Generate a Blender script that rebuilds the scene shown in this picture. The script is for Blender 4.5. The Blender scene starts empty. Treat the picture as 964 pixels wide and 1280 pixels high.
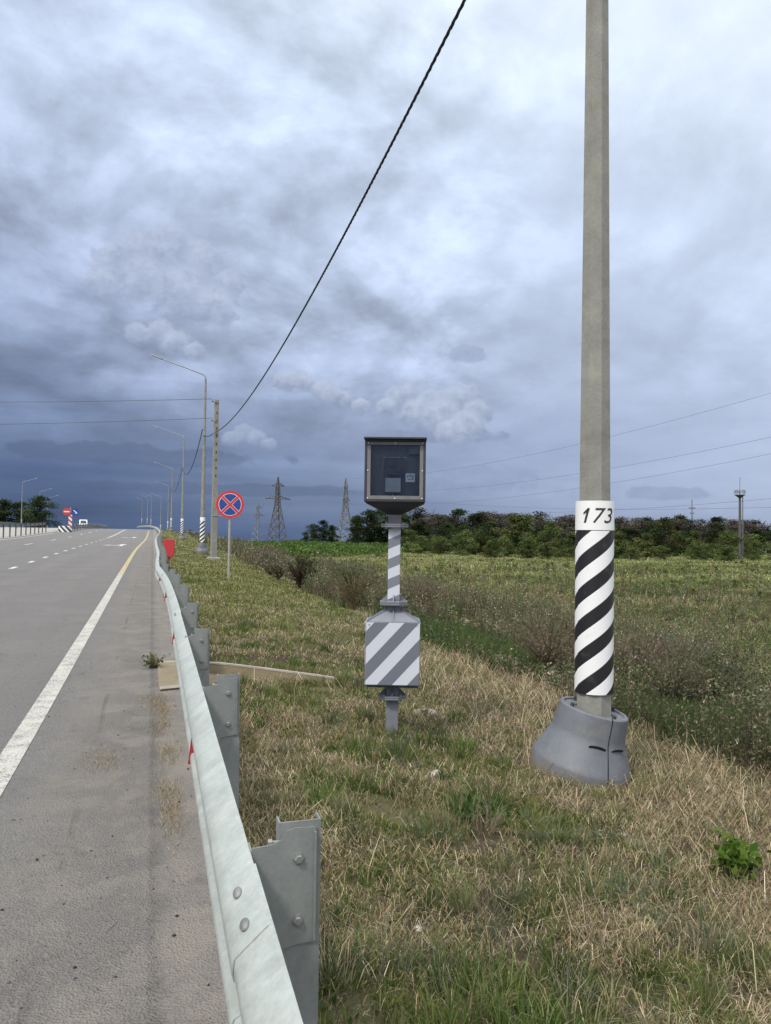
import bpy, bmesh, math, random
import numpy as np
from mathutils import Vector, Matrix

# ------------------------------------------------------------------ camera, sky, sun, exposure
scene = bpy.context.scene
COL = scene.collection
R = math.radians
rng = np.random.default_rng(7)
random.seed(7)

YAW, PITCH, ROLL = R(17.4), R(1.85), R(0.8)
fw = Vector((math.sin(YAW)*math.cos(PITCH), math.cos(YAW)*math.cos(PITCH), math.sin(PITCH)))
rt = Vector((math.cos(YAW), -math.sin(YAW), 0)); up = rt.cross(fw)
crt = rt*math.cos(ROLL) + up*math.sin(ROLL); cup = up*math.cos(ROLL) - rt*math.sin(ROLL)
camd = bpy.data.cameras.new("camera"); cam = bpy.data.objects.new("camera", camd); COL.objects.link(cam)
m = Matrix((crt, cup, -fw)).transposed().to_4x4(); m.translation = (0, 0, 1.6); cam.matrix_world = m
camd.sensor_fit = 'VERTICAL'; camd.sensor_height = 36; camd.lens = 36*930/1280
camd.clip_start = .05; camd.clip_end = 20000
scene.camera = cam
scene.view_settings.view_transform = 'Standard'; scene.view_settings.look = 'None'
scene.view_settings.exposure = 0; scene.view_settings.gamma = 1
scene.cycles.max_bounces = 6; scene.cycles.transparent_max_bounces = 8
scene.cycles.use_denoising = True

SUN_EL, SUN_DIR2 = R(52), Vector((-.80, -.60, 0)).normalized()
sun_dir = Vector((SUN_DIR2.x*math.cos(SUN_EL), SUN_DIR2.y*math.cos(SUN_EL), math.sin(SUN_EL)))
sd = bpy.data.lights.new("sun", 'SUN'); sd.energy = 2.8; sd.angle = R(9); sd.color = (1, .94, .83)
so = bpy.data.objects.new("sun", sd); COL.objects.link(so); so.rotation_euler = sun_dir.to_track_quat('Z', 'Y').to_euler()
so.location = (0, 0, 60)

class E:                                            # small expression builder over math nodes
    nt = None
    def __init__(s, k): s.k = k
    @staticmethod
    def mk(op, *a):
        n = E.nt.nodes.new('ShaderNodeMath'); n.operation = op
        for i, v in enumerate(a):
            if isinstance(v, E): E.nt.links.new(v.k, n.inputs[i])
            else: n.inputs[i].default_value = v
        return E(n.outputs[0])
    def __add__(s, o): return E.mk('ADD', s, o)
    __radd__ = __add__
    def __sub__(s, o): return E.mk('SUBTRACT', s, o)
    def __rsub__(s, o): return E.mk('SUBTRACT', o, s)
    def __mul__(s, o): return E.mk('MULTIPLY', s, o)
    __rmul__ = __mul__
    def __truediv__(s, o): return E.mk('DIVIDE', s, o)
    def __gt__(s, o): return E.mk('GREATER_THAN', s, o)
    def __lt__(s, o): return E.mk('LESS_THAN', s, o)
    def clamp(s, a=0., b=1.): return E.mk('MINIMUM', E.mk('MAXIMUM', s, a), b)
    def frac(s): return E.mk('FRACT', s)
def smooth(a, b, x):
    n = E.nt.nodes.new('ShaderNodeMapRange'); n.interpolation_type = 'SMOOTHSTEP'
    E.nt.links.new(x.k, n.inputs['Value'])
    n.inputs['From Min'].default_value = a; n.inputs['From Max'].default_value = b
    return E(n.outputs[0])
def vec(x, y, z):
    n = E.nt.nodes.new('ShaderNodeCombineXYZ')
    for i, v in enumerate((x, y, z)):
        if isinstance(v, E): E.nt.links.new(v.k, n.inputs[i])
        else: n.inputs[i].default_value = v
    return n.outputs[0]
def noise(v, scale, detail=4, rough=.55, dist=0., out='Fac'):
    n = E.nt.nodes.new('ShaderNodeTexNoise')
    if v is not None: E.nt.links.new(v, n.inputs['Vector'])
    n.inputs['Scale'].default_value = scale; n.inputs['Detail'].default_value = detail
    n.inputs['Roughness'].default_value = rough; n.inputs['Distortion'].default_value = dist
    return E(n.outputs[out])
def mixc(f, a, b, mode='MIX'):
    n = E.nt.nodes.new('ShaderNodeMix'); n.data_type = 'RGBA'; n.blend_type = mode; n.clamp_factor = True
    for inp, v in ((n.inputs[0], f), (n.inputs[6], a), (n.inputs[7], b)):
        if isinstance(v, E): E.nt.links.new(v.k, inp)
        elif hasattr(v, 'is_output'): E.nt.links.new(v, inp)
        elif isinstance(v, tuple): inp.default_value = (*v[:3], 1)
        else: inp.default_value = v
    return n.outputs[2]
def ramp(x, stops):
    n = E.nt.nodes.new('ShaderNodeValToRGB'); E.nt.links.new(x.k, n.inputs[0]); cr = n.color_ramp
    while len(cr.elements) < len(stops): cr.elements.new(.5)
    for e, (p, c) in zip(cr.elements, stops): e.position = p; e.color = (*c, 1)
    return n.outputs[0]
def sep(v):
    n = E.nt.nodes.new('ShaderNodeSeparateXYZ'); E.nt.links.new(v, n.inputs[0]); return [E(o) for o in n.outputs]
def lin(*c): return tuple((x/255/12.92 if x/255 <= .04045 else ((x/255+.055)/1.055)**2.4) for x in c)

def build_world():
    w = bpy.data.worlds.new("World"); scene.world = w; w.use_nodes = True
    nt = w.node_tree; nt.nodes.clear(); E.nt = nt; L = nt.links
    out = nt.nodes.new('ShaderNodeOutputWorld')
    sky = nt.nodes.new('ShaderNodeTexSky'); sky.sky_type = 'NISHITA'; sky.sun_disc = False
    sky.sun_elevation = SUN_EL; sky.sun_rotation = math.atan2(sun_dir.x, sun_dir.y)
    bg1 = nt.nodes.new('ShaderNodeBackground'); bg1.inputs[1].default_value = .1; L.new(sky.outputs[0], bg1.inputs[0])
    tc = nt.nodes.new('ShaderNodeTexCoord'); d = tc.outputs['Generated']
    x, y, z = sep(d)
    DEG = 180/math.pi
    az = E.mk('ARCTAN2', x, y)*DEG - math.degrees(YAW)            # bearing from the field ahead of the road
    el = E.mk('ARCSINE', z)*DEG
    elc = E.mk('MAXIMUM', el, 0.)
    sky_v = vec(x/(E.mk('MAXIMUM', z, 0.)+.16), y/(E.mk('MAXIMUM', z, 0.)+.16), 0.)
    # base veil of cloud, darkest low over the road, brighter high up and over the field
    big = noise(sky_v, .55, 5, .5, .3)
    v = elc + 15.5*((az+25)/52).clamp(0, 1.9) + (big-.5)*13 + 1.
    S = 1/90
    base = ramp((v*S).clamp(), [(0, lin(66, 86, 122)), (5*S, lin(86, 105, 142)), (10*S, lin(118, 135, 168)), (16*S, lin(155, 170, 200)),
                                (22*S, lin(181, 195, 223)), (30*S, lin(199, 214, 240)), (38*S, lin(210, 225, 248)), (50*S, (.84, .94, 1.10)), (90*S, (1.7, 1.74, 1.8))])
    # mottling
    amp = (.50 - .30*smooth(-2, 16, az))*smooth(1, 15, el)
    px, py = x/(z+.42)*1.25, y/(z+.42)*1.25
    def cl(a, b, sc, dt, rg=.55, ds=.25): return noise(vec(a, b, 0.), sc, dt, rg, ds)
    st = cl(px, py, 2.3, 9, .56, .3); sl = cl(px*.90-.02, py*.90+.01, 2.3, 9, .56, .3)
    sm = cl(px, py, 6.0, 6); sml = cl(px*.955-.008, py*.955+.004, 6.0, 6)
    rel = ((st-sl)*2.6).clamp(-.35, .35) + ((sm-sml)*1.6).clamp(-.2, .2)
    f1 = 1 + amp*((st-.5)*1.5 + rel*1.05 + smooth(.52, .66, st*.75+sm*.25)*.30 - .03)
    # flat low layers near the horizon
    ly = noise(vec(az*.035, el*.33, 1.), 1.0, 7, .58, .5)
    f1 = f1*(1 + (ly-.5)*.9*(1-smooth(8, 20, el))*(.35+.65*(1-smooth(-12, 12, az))))
    n = nt.nodes.new('ShaderNodeVectorMath'); n.operation = 'SCALE'; L.new(base, n.inputs[0]); L.new(f1.k, n.inputs['Scale'])
    col = n.outputs[0]
    # single cloud heads: bearing, height, half width, half height, lit colour, shade colour, strength
    wob = noise(vec(az*.26, el*.34, 0.), 1.0, 4, .5, .2)
    wob2 = noise(vec(az*.75, el*1.0, 5.), 1.0, 5, .52, .15)
    wobL = noise(vec((az+.35)*.75, (el-.5)*1.0, 5.), 1.0, 5, .52, .15); wrel = ((wob2-wobL)*1.6).clamp(-.3, .3)
    for a0, e0, rx, ry, ct, cb, k in [
        (-19, 5.4, 11, 1.0, (84, 97, 130), (78, 91, 123), .4),
        (-12, 3.2, 12, .6, (86, 100, 134), (78, 92, 126), .4),
        (4.4, 7.7, 4.6, .9, (140, 154, 184), (124, 138, 169), .5),
        (6.3, 13.6, 1.9, .9, (168, 179, 206), (150, 162, 192), .7),
        (7.4, 4.0, 4.5, 1.5, (150, 166, 198), (128, 144, 178), .4),
        (14, 3.4, 6.5, 1.0, (172, 187, 216), (150, 166, 198), .35),
        (21.0, 3.2, 3.0, .7, (150, 164, 194), (142, 157, 188), .6),
        (24.5, 2.0, 4.0, .8, (174, 188, 216), (156, 171, 202), .35)]:
        u = (az-a0)/rx; q = (el-e0)/ry
        dist = E.mk('SQRT', u*u + q*q*(1+1.2*(q < 0.))) + (wob-.5)*1.7 + (wob2-.5)*.8
        mask = (smooth(0., 1., (1.06-dist)/(.22+.5*smooth(.4, -.9, q))))*k
        sh = (q*.48 + .5 + wrel*1.25 + (wob-.5)*.8).clamp()
        col = mixc(mask, col, mixc(sh, lin(*cb), lin(*ct)))
    # heaped clouds: rounded puffs, lit from above, greyer at the foot; bearing, height, radius in degrees
    T1, B1 = (196, 206, 228), (136, 149, 180)
    puffs = [(-20.6, 18.9, 1.5, 0), (-18.6, 19.9, 1.7, 0), (-16.4, 20.3, 1.9, 0), (-14.0, 19.4, 1.7, 0), (-12.3, 18.2, 1.3, 0), (-21.2, 17.4, 1.5, 0), (-18.3, 17.8, 2.1, 0), (-15.4, 17.3, 2.4, 0), (-13.2, 16.6, 1.7, 0),
             (-18.6, 14.2, 1.0, 0), (-17.2, 14.4, 1.2, 0), (-16.0, 13.8, 1.2, 0), (-14.7, 13.4, .8, 0),
             (-7.9, 11.6, .9, 1), (-6.6, 11.6, 1.0, 1), (-5.0, 11.0, .9, 1), (-3.4, 10.4, .8, 1), (-2.0, 9.9, .8, 1), (-4.2, 10.6, 1.0, 1),
             (.8, 10.4, 1.1, 1), (2.0, 10.9, 1.2, 1), (3.3, 10.2, 1.2, 1), (0., 9.8, .9, 1), (4.8, 10.2, 1.3, 1), (6.0, 10.5, 1.3, 1), (6.9, 9.4, 1.2, 1), (2.4, 9.4, 1.4, 1), (4.3, 9.0, 1.7, 1), (6.1, 8.3, 1.5, 1), (5.0, 7.9, 1.3, 1),
             (-11.8, 7.1, .7, 2), (-10.9, 7.5, .85, 2), (-9.9, 7.2, .8, 2), (-9.0, 6.8, .6, 2)]
    fine = noise(vec(az*1.1, el*1.3, 9.), 1.0, 6, .58, .1)
    for a0, e0, r0, kind in puffs:
        ct, cb, kk = (((198, 209, 231), (132, 146, 177), .78), ((200, 211, 232), (124, 138, 170), .85), ((178, 192, 218), (126, 140, 173), .8))[kind]
        u = (az-a0)/(r0*1.12); q = (el-e0)/r0
        dist = E.mk('SQRT', u*u + q*q) + (fine-.5)*1.15
        mask = smooth(1.02, .70, dist)*kk*smooth(-1.1, -.15, q)
        col = mixc(mask, col, mixc((q*.42 + .52 - u*.10 + (fine-.5)*1.1).clamp(), lin(*cb), lin(*ct)))
    # thin cloud glowing round the hidden sun, behind the photographer
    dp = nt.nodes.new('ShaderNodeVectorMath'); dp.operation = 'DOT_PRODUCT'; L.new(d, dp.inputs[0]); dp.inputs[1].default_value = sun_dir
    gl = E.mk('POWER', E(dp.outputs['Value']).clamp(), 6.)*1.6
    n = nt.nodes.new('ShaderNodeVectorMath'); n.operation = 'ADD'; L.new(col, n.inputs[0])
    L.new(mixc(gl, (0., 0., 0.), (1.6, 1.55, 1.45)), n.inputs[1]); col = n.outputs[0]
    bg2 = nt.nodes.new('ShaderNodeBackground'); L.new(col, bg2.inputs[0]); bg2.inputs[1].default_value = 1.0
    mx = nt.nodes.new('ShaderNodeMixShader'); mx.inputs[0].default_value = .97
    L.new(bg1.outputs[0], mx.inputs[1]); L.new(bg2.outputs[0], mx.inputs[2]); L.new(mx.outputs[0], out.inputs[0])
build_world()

# ------------------------------------------------------------------ helpers
def pchip(xs, ys):
    xs = np.array(xs, float); ys = np.array(ys, float); h = np.diff(xs); dl = np.diff(ys)/h
    mm = np.zeros_like(xs); mm[0] = dl[0]; mm[-1] = dl[-1]
    for i in range(1, len(xs)-1):
        if dl[i-1]*dl[i] > 0:
            w1 = 2*h[i]+h[i-1]; w2 = h[i]+2*h[i-1]; mm[i] = (w1+w2)/(w1/dl[i-1]+w2/dl[i])
    def f(x):
        x = np.clip(np.asarray(x, float), xs[0], xs[-1]); i = np.clip(np.searchsorted(xs, x)-1, 0, len(h)-1)
        t = (x-xs[i])/h[i]
        return ys[i]*(1+2*t)*(1-t)**2+h[i]*mm[i]*t*(1-t)**2+ys[i+1]*t*t*(3-2*t)+h[i]*mm[i+1]*t*t*(t-1)
    return f
P = pchip([-30, 0, 6, 12, 25, 47, 83, 140, 170, 250, 350, 450, 700], [0, 0, .02, .09, .29, .59, 1.13, 2.17, 2.3, 2.0, .6, -2, -8])
XC = pchip([-30, 40, 80, 140, 200, 270, 350, 450, 700], [0, 0, .4, .45, -.9, -5, -13, -27, -80])
def sstep(a, b, x):
    t = np.clip((x-a)/(b-a), 0, 1); return t*t*(3-2*t)
_lat = rng.random((256, 256))
def vnoise(x, y):
    xi = np.floor(x).astype(int); yi = np.floor(y).astype(int); fx = x-xi; fy = y-yi
    fx = fx*fx*(3-2*fx); fy = fy*fy*(3-2*fy)
    g = lambda a, b: _lat[a & 255, b & 255]
    return (g(xi, yi)*(1-fx)+g(xi+1, yi)*fx)*(1-fy)+(g(xi, yi+1)*(1-fx)+g(xi+1, yi+1)*fx)*fy
def fbm(x, y, o=4):
    s = 0; a = .5
    for k in range(o): s = s + a*vnoise(x*2**k+17*k, y*2**k+5*k); a *= .5
    return s/(1-.5**o)

CH_FAR = np.array([(.42, 9.35), (.85, 9.22), (2.1, 8.50)]); CH_NEAR = np.array([(.42, 7.9), (.62, 8.1), (1.05, 8.40), (2.1, 8.16)])
def in_chute(X, Y):
    return (X > .40) & (X < 2.1) & (Y < np.interp(X, CH_FAR[:, 0], CH_FAR[:, 1])) & (Y > np.interp(X, CH_NEAR[:, 0], CH_NEAR[:, 1]))
def zt(X, Y, rough=True):
    X = np.asarray(X, float); Y = np.asarray(Y, float)
    s = X-XC(Y); p = P(Y)
    prof = np.interp(s, [.3, .6, 1, 2, 3.2, 4.5, 5.5], [-.05, -.05, -.06, -.11, -.26, -.42, -.52])
    D = np.hypot(X, Y)
    F = -2.0 - .0132*np.maximum(D-300, 0) + .5*(fbm(X/40, Y/40, 2)-.5) + .12*(fbm(X/4+9, Y/4, 2)-.5)*sstep(6, 12, s)
    w = sstep(4.6, 14, s)
    z = (p+prof)*(1-w) + F*w
    # left of the roads
    zl = p-.35
    lf = sstep(-34, -70, s); zl = zl*(1-lf) + (F+0.6)*lf
    z = np.where(s < -29, zl, np.where(s < .3, p-.22, z))
    if rough:
        k = sstep(.5, .9, s)*(1-sstep(60, 120, Y))
        z = z + k*(.05*(fbm(X*1.3, Y*1.3, 3)-.5) + .045*(fbm(X*5, Y*5, 3)-.5))
    return np.where(in_chute(X, Y+.07) | in_chute(X, Y-.07) | in_chute(X-.07, Y), z-.38, z)

def tag(o, label=None, cat=None, group=None, kind=None):
    if label: o['label'] = label
    if cat: o['category'] = cat
    if group: o['group'] = group
    if kind: o['kind'] = kind
    return o
def empty(name, loc=(0, 0, 0), rz=0):
    o = bpy.data.objects.new(name, None); COL.objects.link(o); o.location = loc; o.rotation_euler = (0, 0, rz); o.empty_display_size = .2
    return o
def link(name, me, parent=None):
    o = bpy.data.objects.new(name, me); COL.objects.link(o)
    if parent: o.parent = parent
    return o
def copy_tree(o, parent=None):
    c = o.copy(); COL.objects.link(c)
    if parent: c.parent = parent
    for ch in [q for q in bpy.data.objects if q.parent is o]: copy_tree(ch, c)
    return c

class MB:
    def __init__(s): s.v = []; s.f = []
    def add(s, vs, fs, M=None):
        b = len(s.v); s.v += [tuple(M @ Vector(v)) if M else tuple(v) for v in vs]; s.f += [tuple(i+b for i in f) for f in fs]; return s
    def box(s, c, d, M=None, bev=0):
        x, y, z = [q/2 for q in d]; cx, cy, cz = c
        if bev > 0:
            bm = bmesh.new(); bmesh.ops.create_cube(bm, size=1); bmesh.ops.scale(bm, vec=d, verts=bm.verts)
            bmesh.ops.bevel(bm, geom=bm.edges[:], offset=bev, segments=2, affect='EDGES', profile=.5); bm.verts.index_update()
            s.add([(v.co.x+cx, v.co.y+cy, v.co.z+cz) for v in bm.verts], [[v.index for v in f.verts] for f in bm.faces], M); bm.free(); return s
        return s.add([(cx+a*x, cy+b*y, cz+e*z) for a in (-1, 1) for b in (-1, 1) for e in (-1, 1)],
                     [(0, 1, 3, 2), (4, 6, 7, 5), (0, 4, 5, 1), (2, 3, 7, 6), (0, 2, 6, 4), (1, 5, 7, 3)], M)
    def rings(s, rs, cap=True, closed=True, M=None):
        n = len(rs[0]); vs = [p for r_ in rs for p in r_]; fs = []
        for k in range(len(rs)-1):
            for i in range(n if closed else n-1):
                j = (i+1) % n; fs.append((k*n+i, k*n+j, (k+1)*n+j, (k+1)*n+i))
        if cap and closed: fs.append(tuple(range(n-1, -1, -1))); fs.append(tuple((len(rs)-1)*n+i for i in range(n)))
        return s.add(vs, fs, M)
    def lathe(s, prof, n=24, M=None, ph=0, cap=True, c=(0, 0)):
        return s.rings([[(c[0]+r_*math.cos(ph+2*math.pi*i/n), c[1]+r_*math.sin(ph+2*math.pi*i/n), z) for i in range(n)] for r_, z in prof], cap, True, M)
    def tube(s, pts, rad, n=6, M=None):
        pts = [Vector(p) for p in pts]; rs = []
        for i, p in enumerate(pts):
            t = (pts[min(i+1, len(pts)-1)]-pts[max(i-1, 0)]).normalized()
            a = t.orthogonal().normalized() if i == 0 else (a - t*a.dot(t)).normalized()
            b = t.cross(a); r_ = rad[i] if hasattr(rad, '__len__') else rad
            rs.append([tuple(p+(a*math.cos(2*math.pi*k/n)+b*math.sin(2*math.pi*k/n))*r_) for k in range(n)])
        return s.rings(rs, True, True, M)
    def bar(s, a, b, t, t2=None):
        a = Vector(a); b = Vector(b); d = (b-a).normalized(); u = d.orthogonal().normalized(); w = d.cross(u); t2 = t2 or t
        return s.rings([[tuple(p+u*x*t/2+w*y*t2/2) for x, y in ((-1, -1), (1, -1), (1, 1), (-1, 1))] for p in (a, b)])
    def prism(s, poly, h0, h1, M=None):
        return s.rings([[(x, y, h0) for x, y in poly], [(x, y, h1) for x, y in poly]], True, True, M)
    def disc(s, c, r_, th, axis_M, n=32):
        return s.lathe([(r_, 0), (r_, th)], n, Matrix.Translation(c) @ axis_M)
    def mesh(s, name, mat, smooth=False):
        me = bpy.data.meshes.new(name); me.from_pydata(s.v, [], s.f); me.validate(); me.update()
        bm = bmesh.new(); bm.from_mesh(me); bmesh.ops.recalc_face_normals(bm, faces=bm.faces[:]); bm.to_mesh(me); bm.free()
        if mat: me.materials.append(mat)
        if smooth:
            me.shade_smooth()
            if smooth != 'all':
                try: me.set_sharp_from_angle(angle=R(smooth if smooth is not True else 35))
                except Exception: pass
        return me
    def build(s, name, mat, parent=None, smooth=False): return link(name, s.mesh(name, mat, smooth), parent)

def build_each(mb, name, mt, parent=None, smooth=False):
    par = list(range(len(mb.v)))
    def fi(a):
        while par[a] != a: par[a] = par[par[a]]; a = par[a]
        return a
    for f in mb.f:
        for q in f[1:]: par[fi(q)] = fi(f[0])
    grp = {}
    for f in mb.f: grp.setdefault(fi(f[0]), []).append(f)
    for fs in grp.values():
        ids = sorted({q for f in fs for q in f}); mp = {q: i for i, q in enumerate(ids)}
        p = MB(); p.v = [mb.v[q] for q in ids]; p.f = [tuple(mp[q] for q in f) for f in fs]; p.build(name, mt, parent, smooth)
def soup(name, V, faces_n, C, mat, parent=None):
    """V: (n, k, 3) points per piece; faces_n: list of index tuples inside a piece; C: (n,3) or (n,k,3) colour of the piece."""
    n, k, _ = V.shape
    me = bpy.data.meshes.new(name)
    me.vertices.add(n*k); me.vertices.foreach_set('co', V.astype(np.float32).ravel())
    li = np.concatenate([np.array(f) for f in faces_n]); nl = len(li)
    loops = (np.arange(n)[:, None]*k + li[None]).ravel()
    sizes = np.array([len(f) for f in faces_n]); st = np.concatenate([[0], np.cumsum(sizes)[:-1]])
    me.loops.add(len(loops)); me.loops.foreach_set('vertex_index', loops.astype(np.int32))
    me.polygons.add(n*len(faces_n)); me.polygons.foreach_set('loop_start', (np.arange(n)[:, None]*nl+st[None]).ravel().astype(np.int32))
    me.update(calc_edges=True)
    a = me.attributes.new('Col', 'FLOAT_COLOR', 'POINT')
    if C.ndim == 2: C = np.repeat(C[:, None, :], k, 1)
    c4 = np.ones((n*k, 4), np.float32); c4[:, :3] = C.reshape(-1, 3); a.data.foreach_set('color', c4.ravel())
    me.materials.append(mat)
    return link(name, me, parent)
def blades(x, y, z, h, w, lean, az, face=None):
    """grass blades: base pair, mid pair, tip"""
    n = len(x); fa = rng.random(n)*6.283 if face is None else face
    V = np.zeros((n, 5, 3)); b = np.stack([x, y, z], 1)
    wd = np.stack([np.cos(fa), np.sin(fa), np.zeros(n)], 1)*(w/2)[:, None]
    ld = np.stack([np.cos(az), np.sin(az), np.zeros(n)], 1)
    upv = np.zeros((n, 3)); upv[:, 2] = 1
    mid = b + ld*(h*lean*.35)[:, None] + upv*(h*.55*np.sqrt(np.clip(1-(lean*.5)**2, .05, 1)))[:, None]
    tip = b + ld*(h*lean)[:, None] + upv*(h*np.sqrt(np.clip(1-lean**2, .01, 1)))[:, None]
    V[:, 0] = b-wd; V[:, 1] = b+wd; V[:, 2] = mid+wd*.8; V[:, 3] = mid-wd*.8; V[:, 4] = tip
    return V
BF = [(0, 1, 2, 3), (3, 2, 4)]
def leaves(c, size, up_bias=.3, asp=.5):
    """diamond leaves with random facing"""
    n = len(c); a = rng.normal(size=(n, 3)); a[:, 2] += up_bias; a /= np.linalg.norm(a, axis=1)[:, None]
    t = rng.normal(size=(n, 3)); b = np.cross(a, t); b /= np.linalg.norm(b, axis=1)[:, None]
    s = size[:, None] if hasattr(size, '__len__') else size
    return np.stack([c-a*s*.5, c+b*s*asp*.5, c+a*s*.5, c-b*s*asp*.5], 1)
LF = [(0, 1, 2, 3)]
def pal(n, cols, wts, jit=.18):
    cols = np.array(cols); i = rng.choice(len(cols), n, p=np.array(wts)/sum(wts))
    return cols[i]*np.exp(rng.normal(0, jit, (n, 1)))*np.exp(rng.normal(0, .05, (n, 3)))

# ------------------------------------------------------------------ materials
MATS = {}
def newmat(name):
    mt = bpy.data.materials.new(name); mt.use_nodes = True; nt = mt.node_tree; E.nt = nt
    b = nt.nodes['Principled BSDF']; MATS[name] = mt
    tc = nt.nodes.new('ShaderNodeTexCoord')
    return mt, nt, b, tc.outputs['Object']
def bump(nt, b, h, strength=.3, dist=.01):
    n = nt.nodes.new('ShaderNodeBump'); n.inputs['Strength'].default_value = strength; n.inputs['Distance'].default_value = dist
    nt.links.new(h.k if isinstance(h, E) else h, n.inputs['Height']); nt.links.new(n.outputs[0], b.inputs['Normal'])
def mat(name, c, rough=.6, metal=0., var=.15, scale=8., bmp=.0, spec=.5, dirt=None):
    mt, nt, b, oc = newmat(name)
    n1 = noise(oc, scale, 6, .6); n2 = noise(oc, scale*9, 3, .6)
    f = ((n1-.5)*1.4 + (n2-.5)*.6)
    hi = tuple(min(1, q*(1+var*1.3)) for q in c); lo = tuple(q*(1-var*1.3) for q in c)
    col = mixc((f+.5).clamp(), lo, hi)
    if dirt: col = mixc(smooth(.52, .72, noise(oc, scale*.6, 6, .65))*dirt[1], col, dirt[0])
    nt.links.new(col, b.inputs['Base Color']); b.inputs['Metallic'].default_value = metal
    nt.links.new((f*.2+rough).clamp(.05, 1).k, b.inputs['Roughness']); b.inputs['Specular IOR Level'].default_value = spec
    if bmp: bump(nt, b, n2*.5+n1, bmp, .01)
    return mt
def veg(name, trans=.35, ns=3., rnd=0.):
    mt, nt, b, oc = newmat(name); nt.nodes.remove(b)
    at = nt.nodes.new('ShaderNodeAttribute'); at.attribute_name = 'Col'
    nn = noise(oc, ns, 3, .6); f = .8 + nn*.4
    if rnd:
        oi = nt.nodes.new('ShaderNodeObjectInfo'); f = f*(1-rnd + 2*rnd*E(oi.outputs['Random']))
    s = nt.nodes.new('ShaderNodeVectorMath'); s.operation = 'SCALE'; nt.links.new(at.outputs['Color'], s.inputs[0]); nt.links.new(f.k, s.inputs['Scale'])
    d = nt.nodes.new('ShaderNodeBsdfDiffuse'); t = nt.nodes.new('ShaderNodeBsdfTranslucent'); mx = nt.nodes.new('ShaderNodeMixShader')
    nt.links.new(s.outputs[0], d.inputs[0]); nt.links.new(s.outputs[0], t.inputs[0]); mx.inputs[0].default_value = trans
    nt.links.new(d.outputs[0], mx.inputs[1]); nt.links.new(t.outputs[0], mx.inputs[2])
    nt.links.new(mx.outputs[0], nt.nodes['Material Output'].inputs[0])
    return mt
veg('grass'); veg('leaf', .3, .5, .42)
def attr_ground():
    mt, nt, b, oc = newmat('ground')
    at = nt.nodes.new('ShaderNodeAttribute'); at.attribute_name = 'Col'
    f = .62 + noise(oc, 60, 5, .7)*.5 + noise(oc, 6, 5, .6)*.3 - smooth(.58, .7, noise(oc, 14, 4, .6))*.25
    s = nt.nodes.new('ShaderNodeVectorMath'); s.operation = 'SCALE'; nt.links.new(at.outputs['Color'], s.inputs[0]); nt.links.new(f.k, s.inputs['Scale'])
    nt.links.new(s.outputs[0], b.inputs['Base Color']); b.inputs['Roughness'].default_value = .95; b.inputs['Specular IOR Level'].default_value = .1
    bump(nt, b, noise(oc, 40, 6, .7), .8, .03)
attr_ground()
def asphalt():
    mt, nt, b, oc = newmat('asphalt'); x, y, z = sep(oc)
    agg = noise(oc, 78, 4, .75); mid = noise(oc, 34, 5, .7); bigp = noise(oc, .9, 6, .6, .4); strk = noise(vec(x*1.4, y*.05, 0.), 1., 5, .6)
    vo = nt.nodes.new('ShaderNodeTexVoronoi'); vo.inputs['Scale'].default_value = 95; nt.links.new(oc, vo.inputs['Vector'])
    edge = x + (noise(vec(0., y*.8, 0.), 1., 4, .6)-.5)*.10
    f = .76 + (agg-.5)*1.7 + (mid-.5)*.75 + (bigp-.5)*.42 + (strk-.5)*.28
    vdist = E(vo.outputs['Distance'])
    sh = smooth(-.62, -.30, edge)*(1-smooth(.9, 1.6, E.mk('ABSOLUTE', x)))
    f = f*(1-sh*.15)
    # sealed joint of the shoulder and the gutter groove beside the rail
    seam = 1-smooth(.006, .03, E.mk('ABSOLUTE', x+.36+(noise(vec(0., y*1.3, 2.), 1., 5, .6)-.5)*.10))
    seamk = smooth(.46, .6, noise(vec(0., y*.5, 7.), 1., 3, .6))
    gro = 1-smooth(.004, .05, E.mk('ABSOLUTE', x-.06+(noise(vec(0., y*.9, 4.), 1., 3, .6)-.5)*.03))
    f = f*(1-seam*seamk*.38)*(1-gro*.26)
    trk = (1-smooth(.0, .45, E.mk('ABSOLUTE', x+1.95))) + (1-smooth(.0, .45, E.mk('ABSOLUTE', x+3.6)))
    f = f*(1+trk*.06)
    col = mixc((f*.55).clamp(), (.042, .040, .038), (.325, .312, .300))
    dust = smooth(.44, .64, noise(oc, 2.6, 7, .72, .4))*smooth(-1.0, -.1, x)*.55 + smooth(.08, .16, edge)*.34 + smooth(-.9, -.3, edge)*.22
    col = mixc(dust.clamp(), col, (.235, .212, .184))
    dark = smooth(.60, .68, noise(oc, 3.3, 6, .6, .8))*.28
    col = mixc(dark, col, (.07, .066, .062))
    nt.links.new(col, b.inputs['Base Color']); b.inputs['Roughness'].default_value = .88; b.inputs['Specular IOR Level'].default_value = .25
    bump(nt, b, agg*1.2 + vdist*.9 + mid*1.0 - gro*1.5 - seam*seamk, .9, .012)
asphalt()
def paint(name, c, wear=.5, far=None):
    mt, nt, b, oc = newmat(name); x, y, z = sep(oc)
    col = mixc(noise(oc, 30, 5, .65), tuple(q*.72 for q in c), c)
    if far: col = mixc(smooth(24, 30, y+noise(oc, 1., 3, .6)*3), col, far)
    wr = smooth(.49, .60, noise(oc, 75, 5, .75)*.75 + noise(oc, 7, 4, .6)*.27)*wear
    col = mixc(wr, col, (.13, .125, .12))
    nt.links.new(col, b.inputs['Base Color']); b.inputs['Roughness'].default_value = .75; b.inputs['Specular IOR Level'].default_value = .3
    bump(nt, b, noise(oc, 90, 4, .7), .5, .008)
paint('line_paint', (.50, .485, .44), 1., (.42, .35, .19)); paint('lane_paint', (.62, .62, .6), .5)
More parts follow.
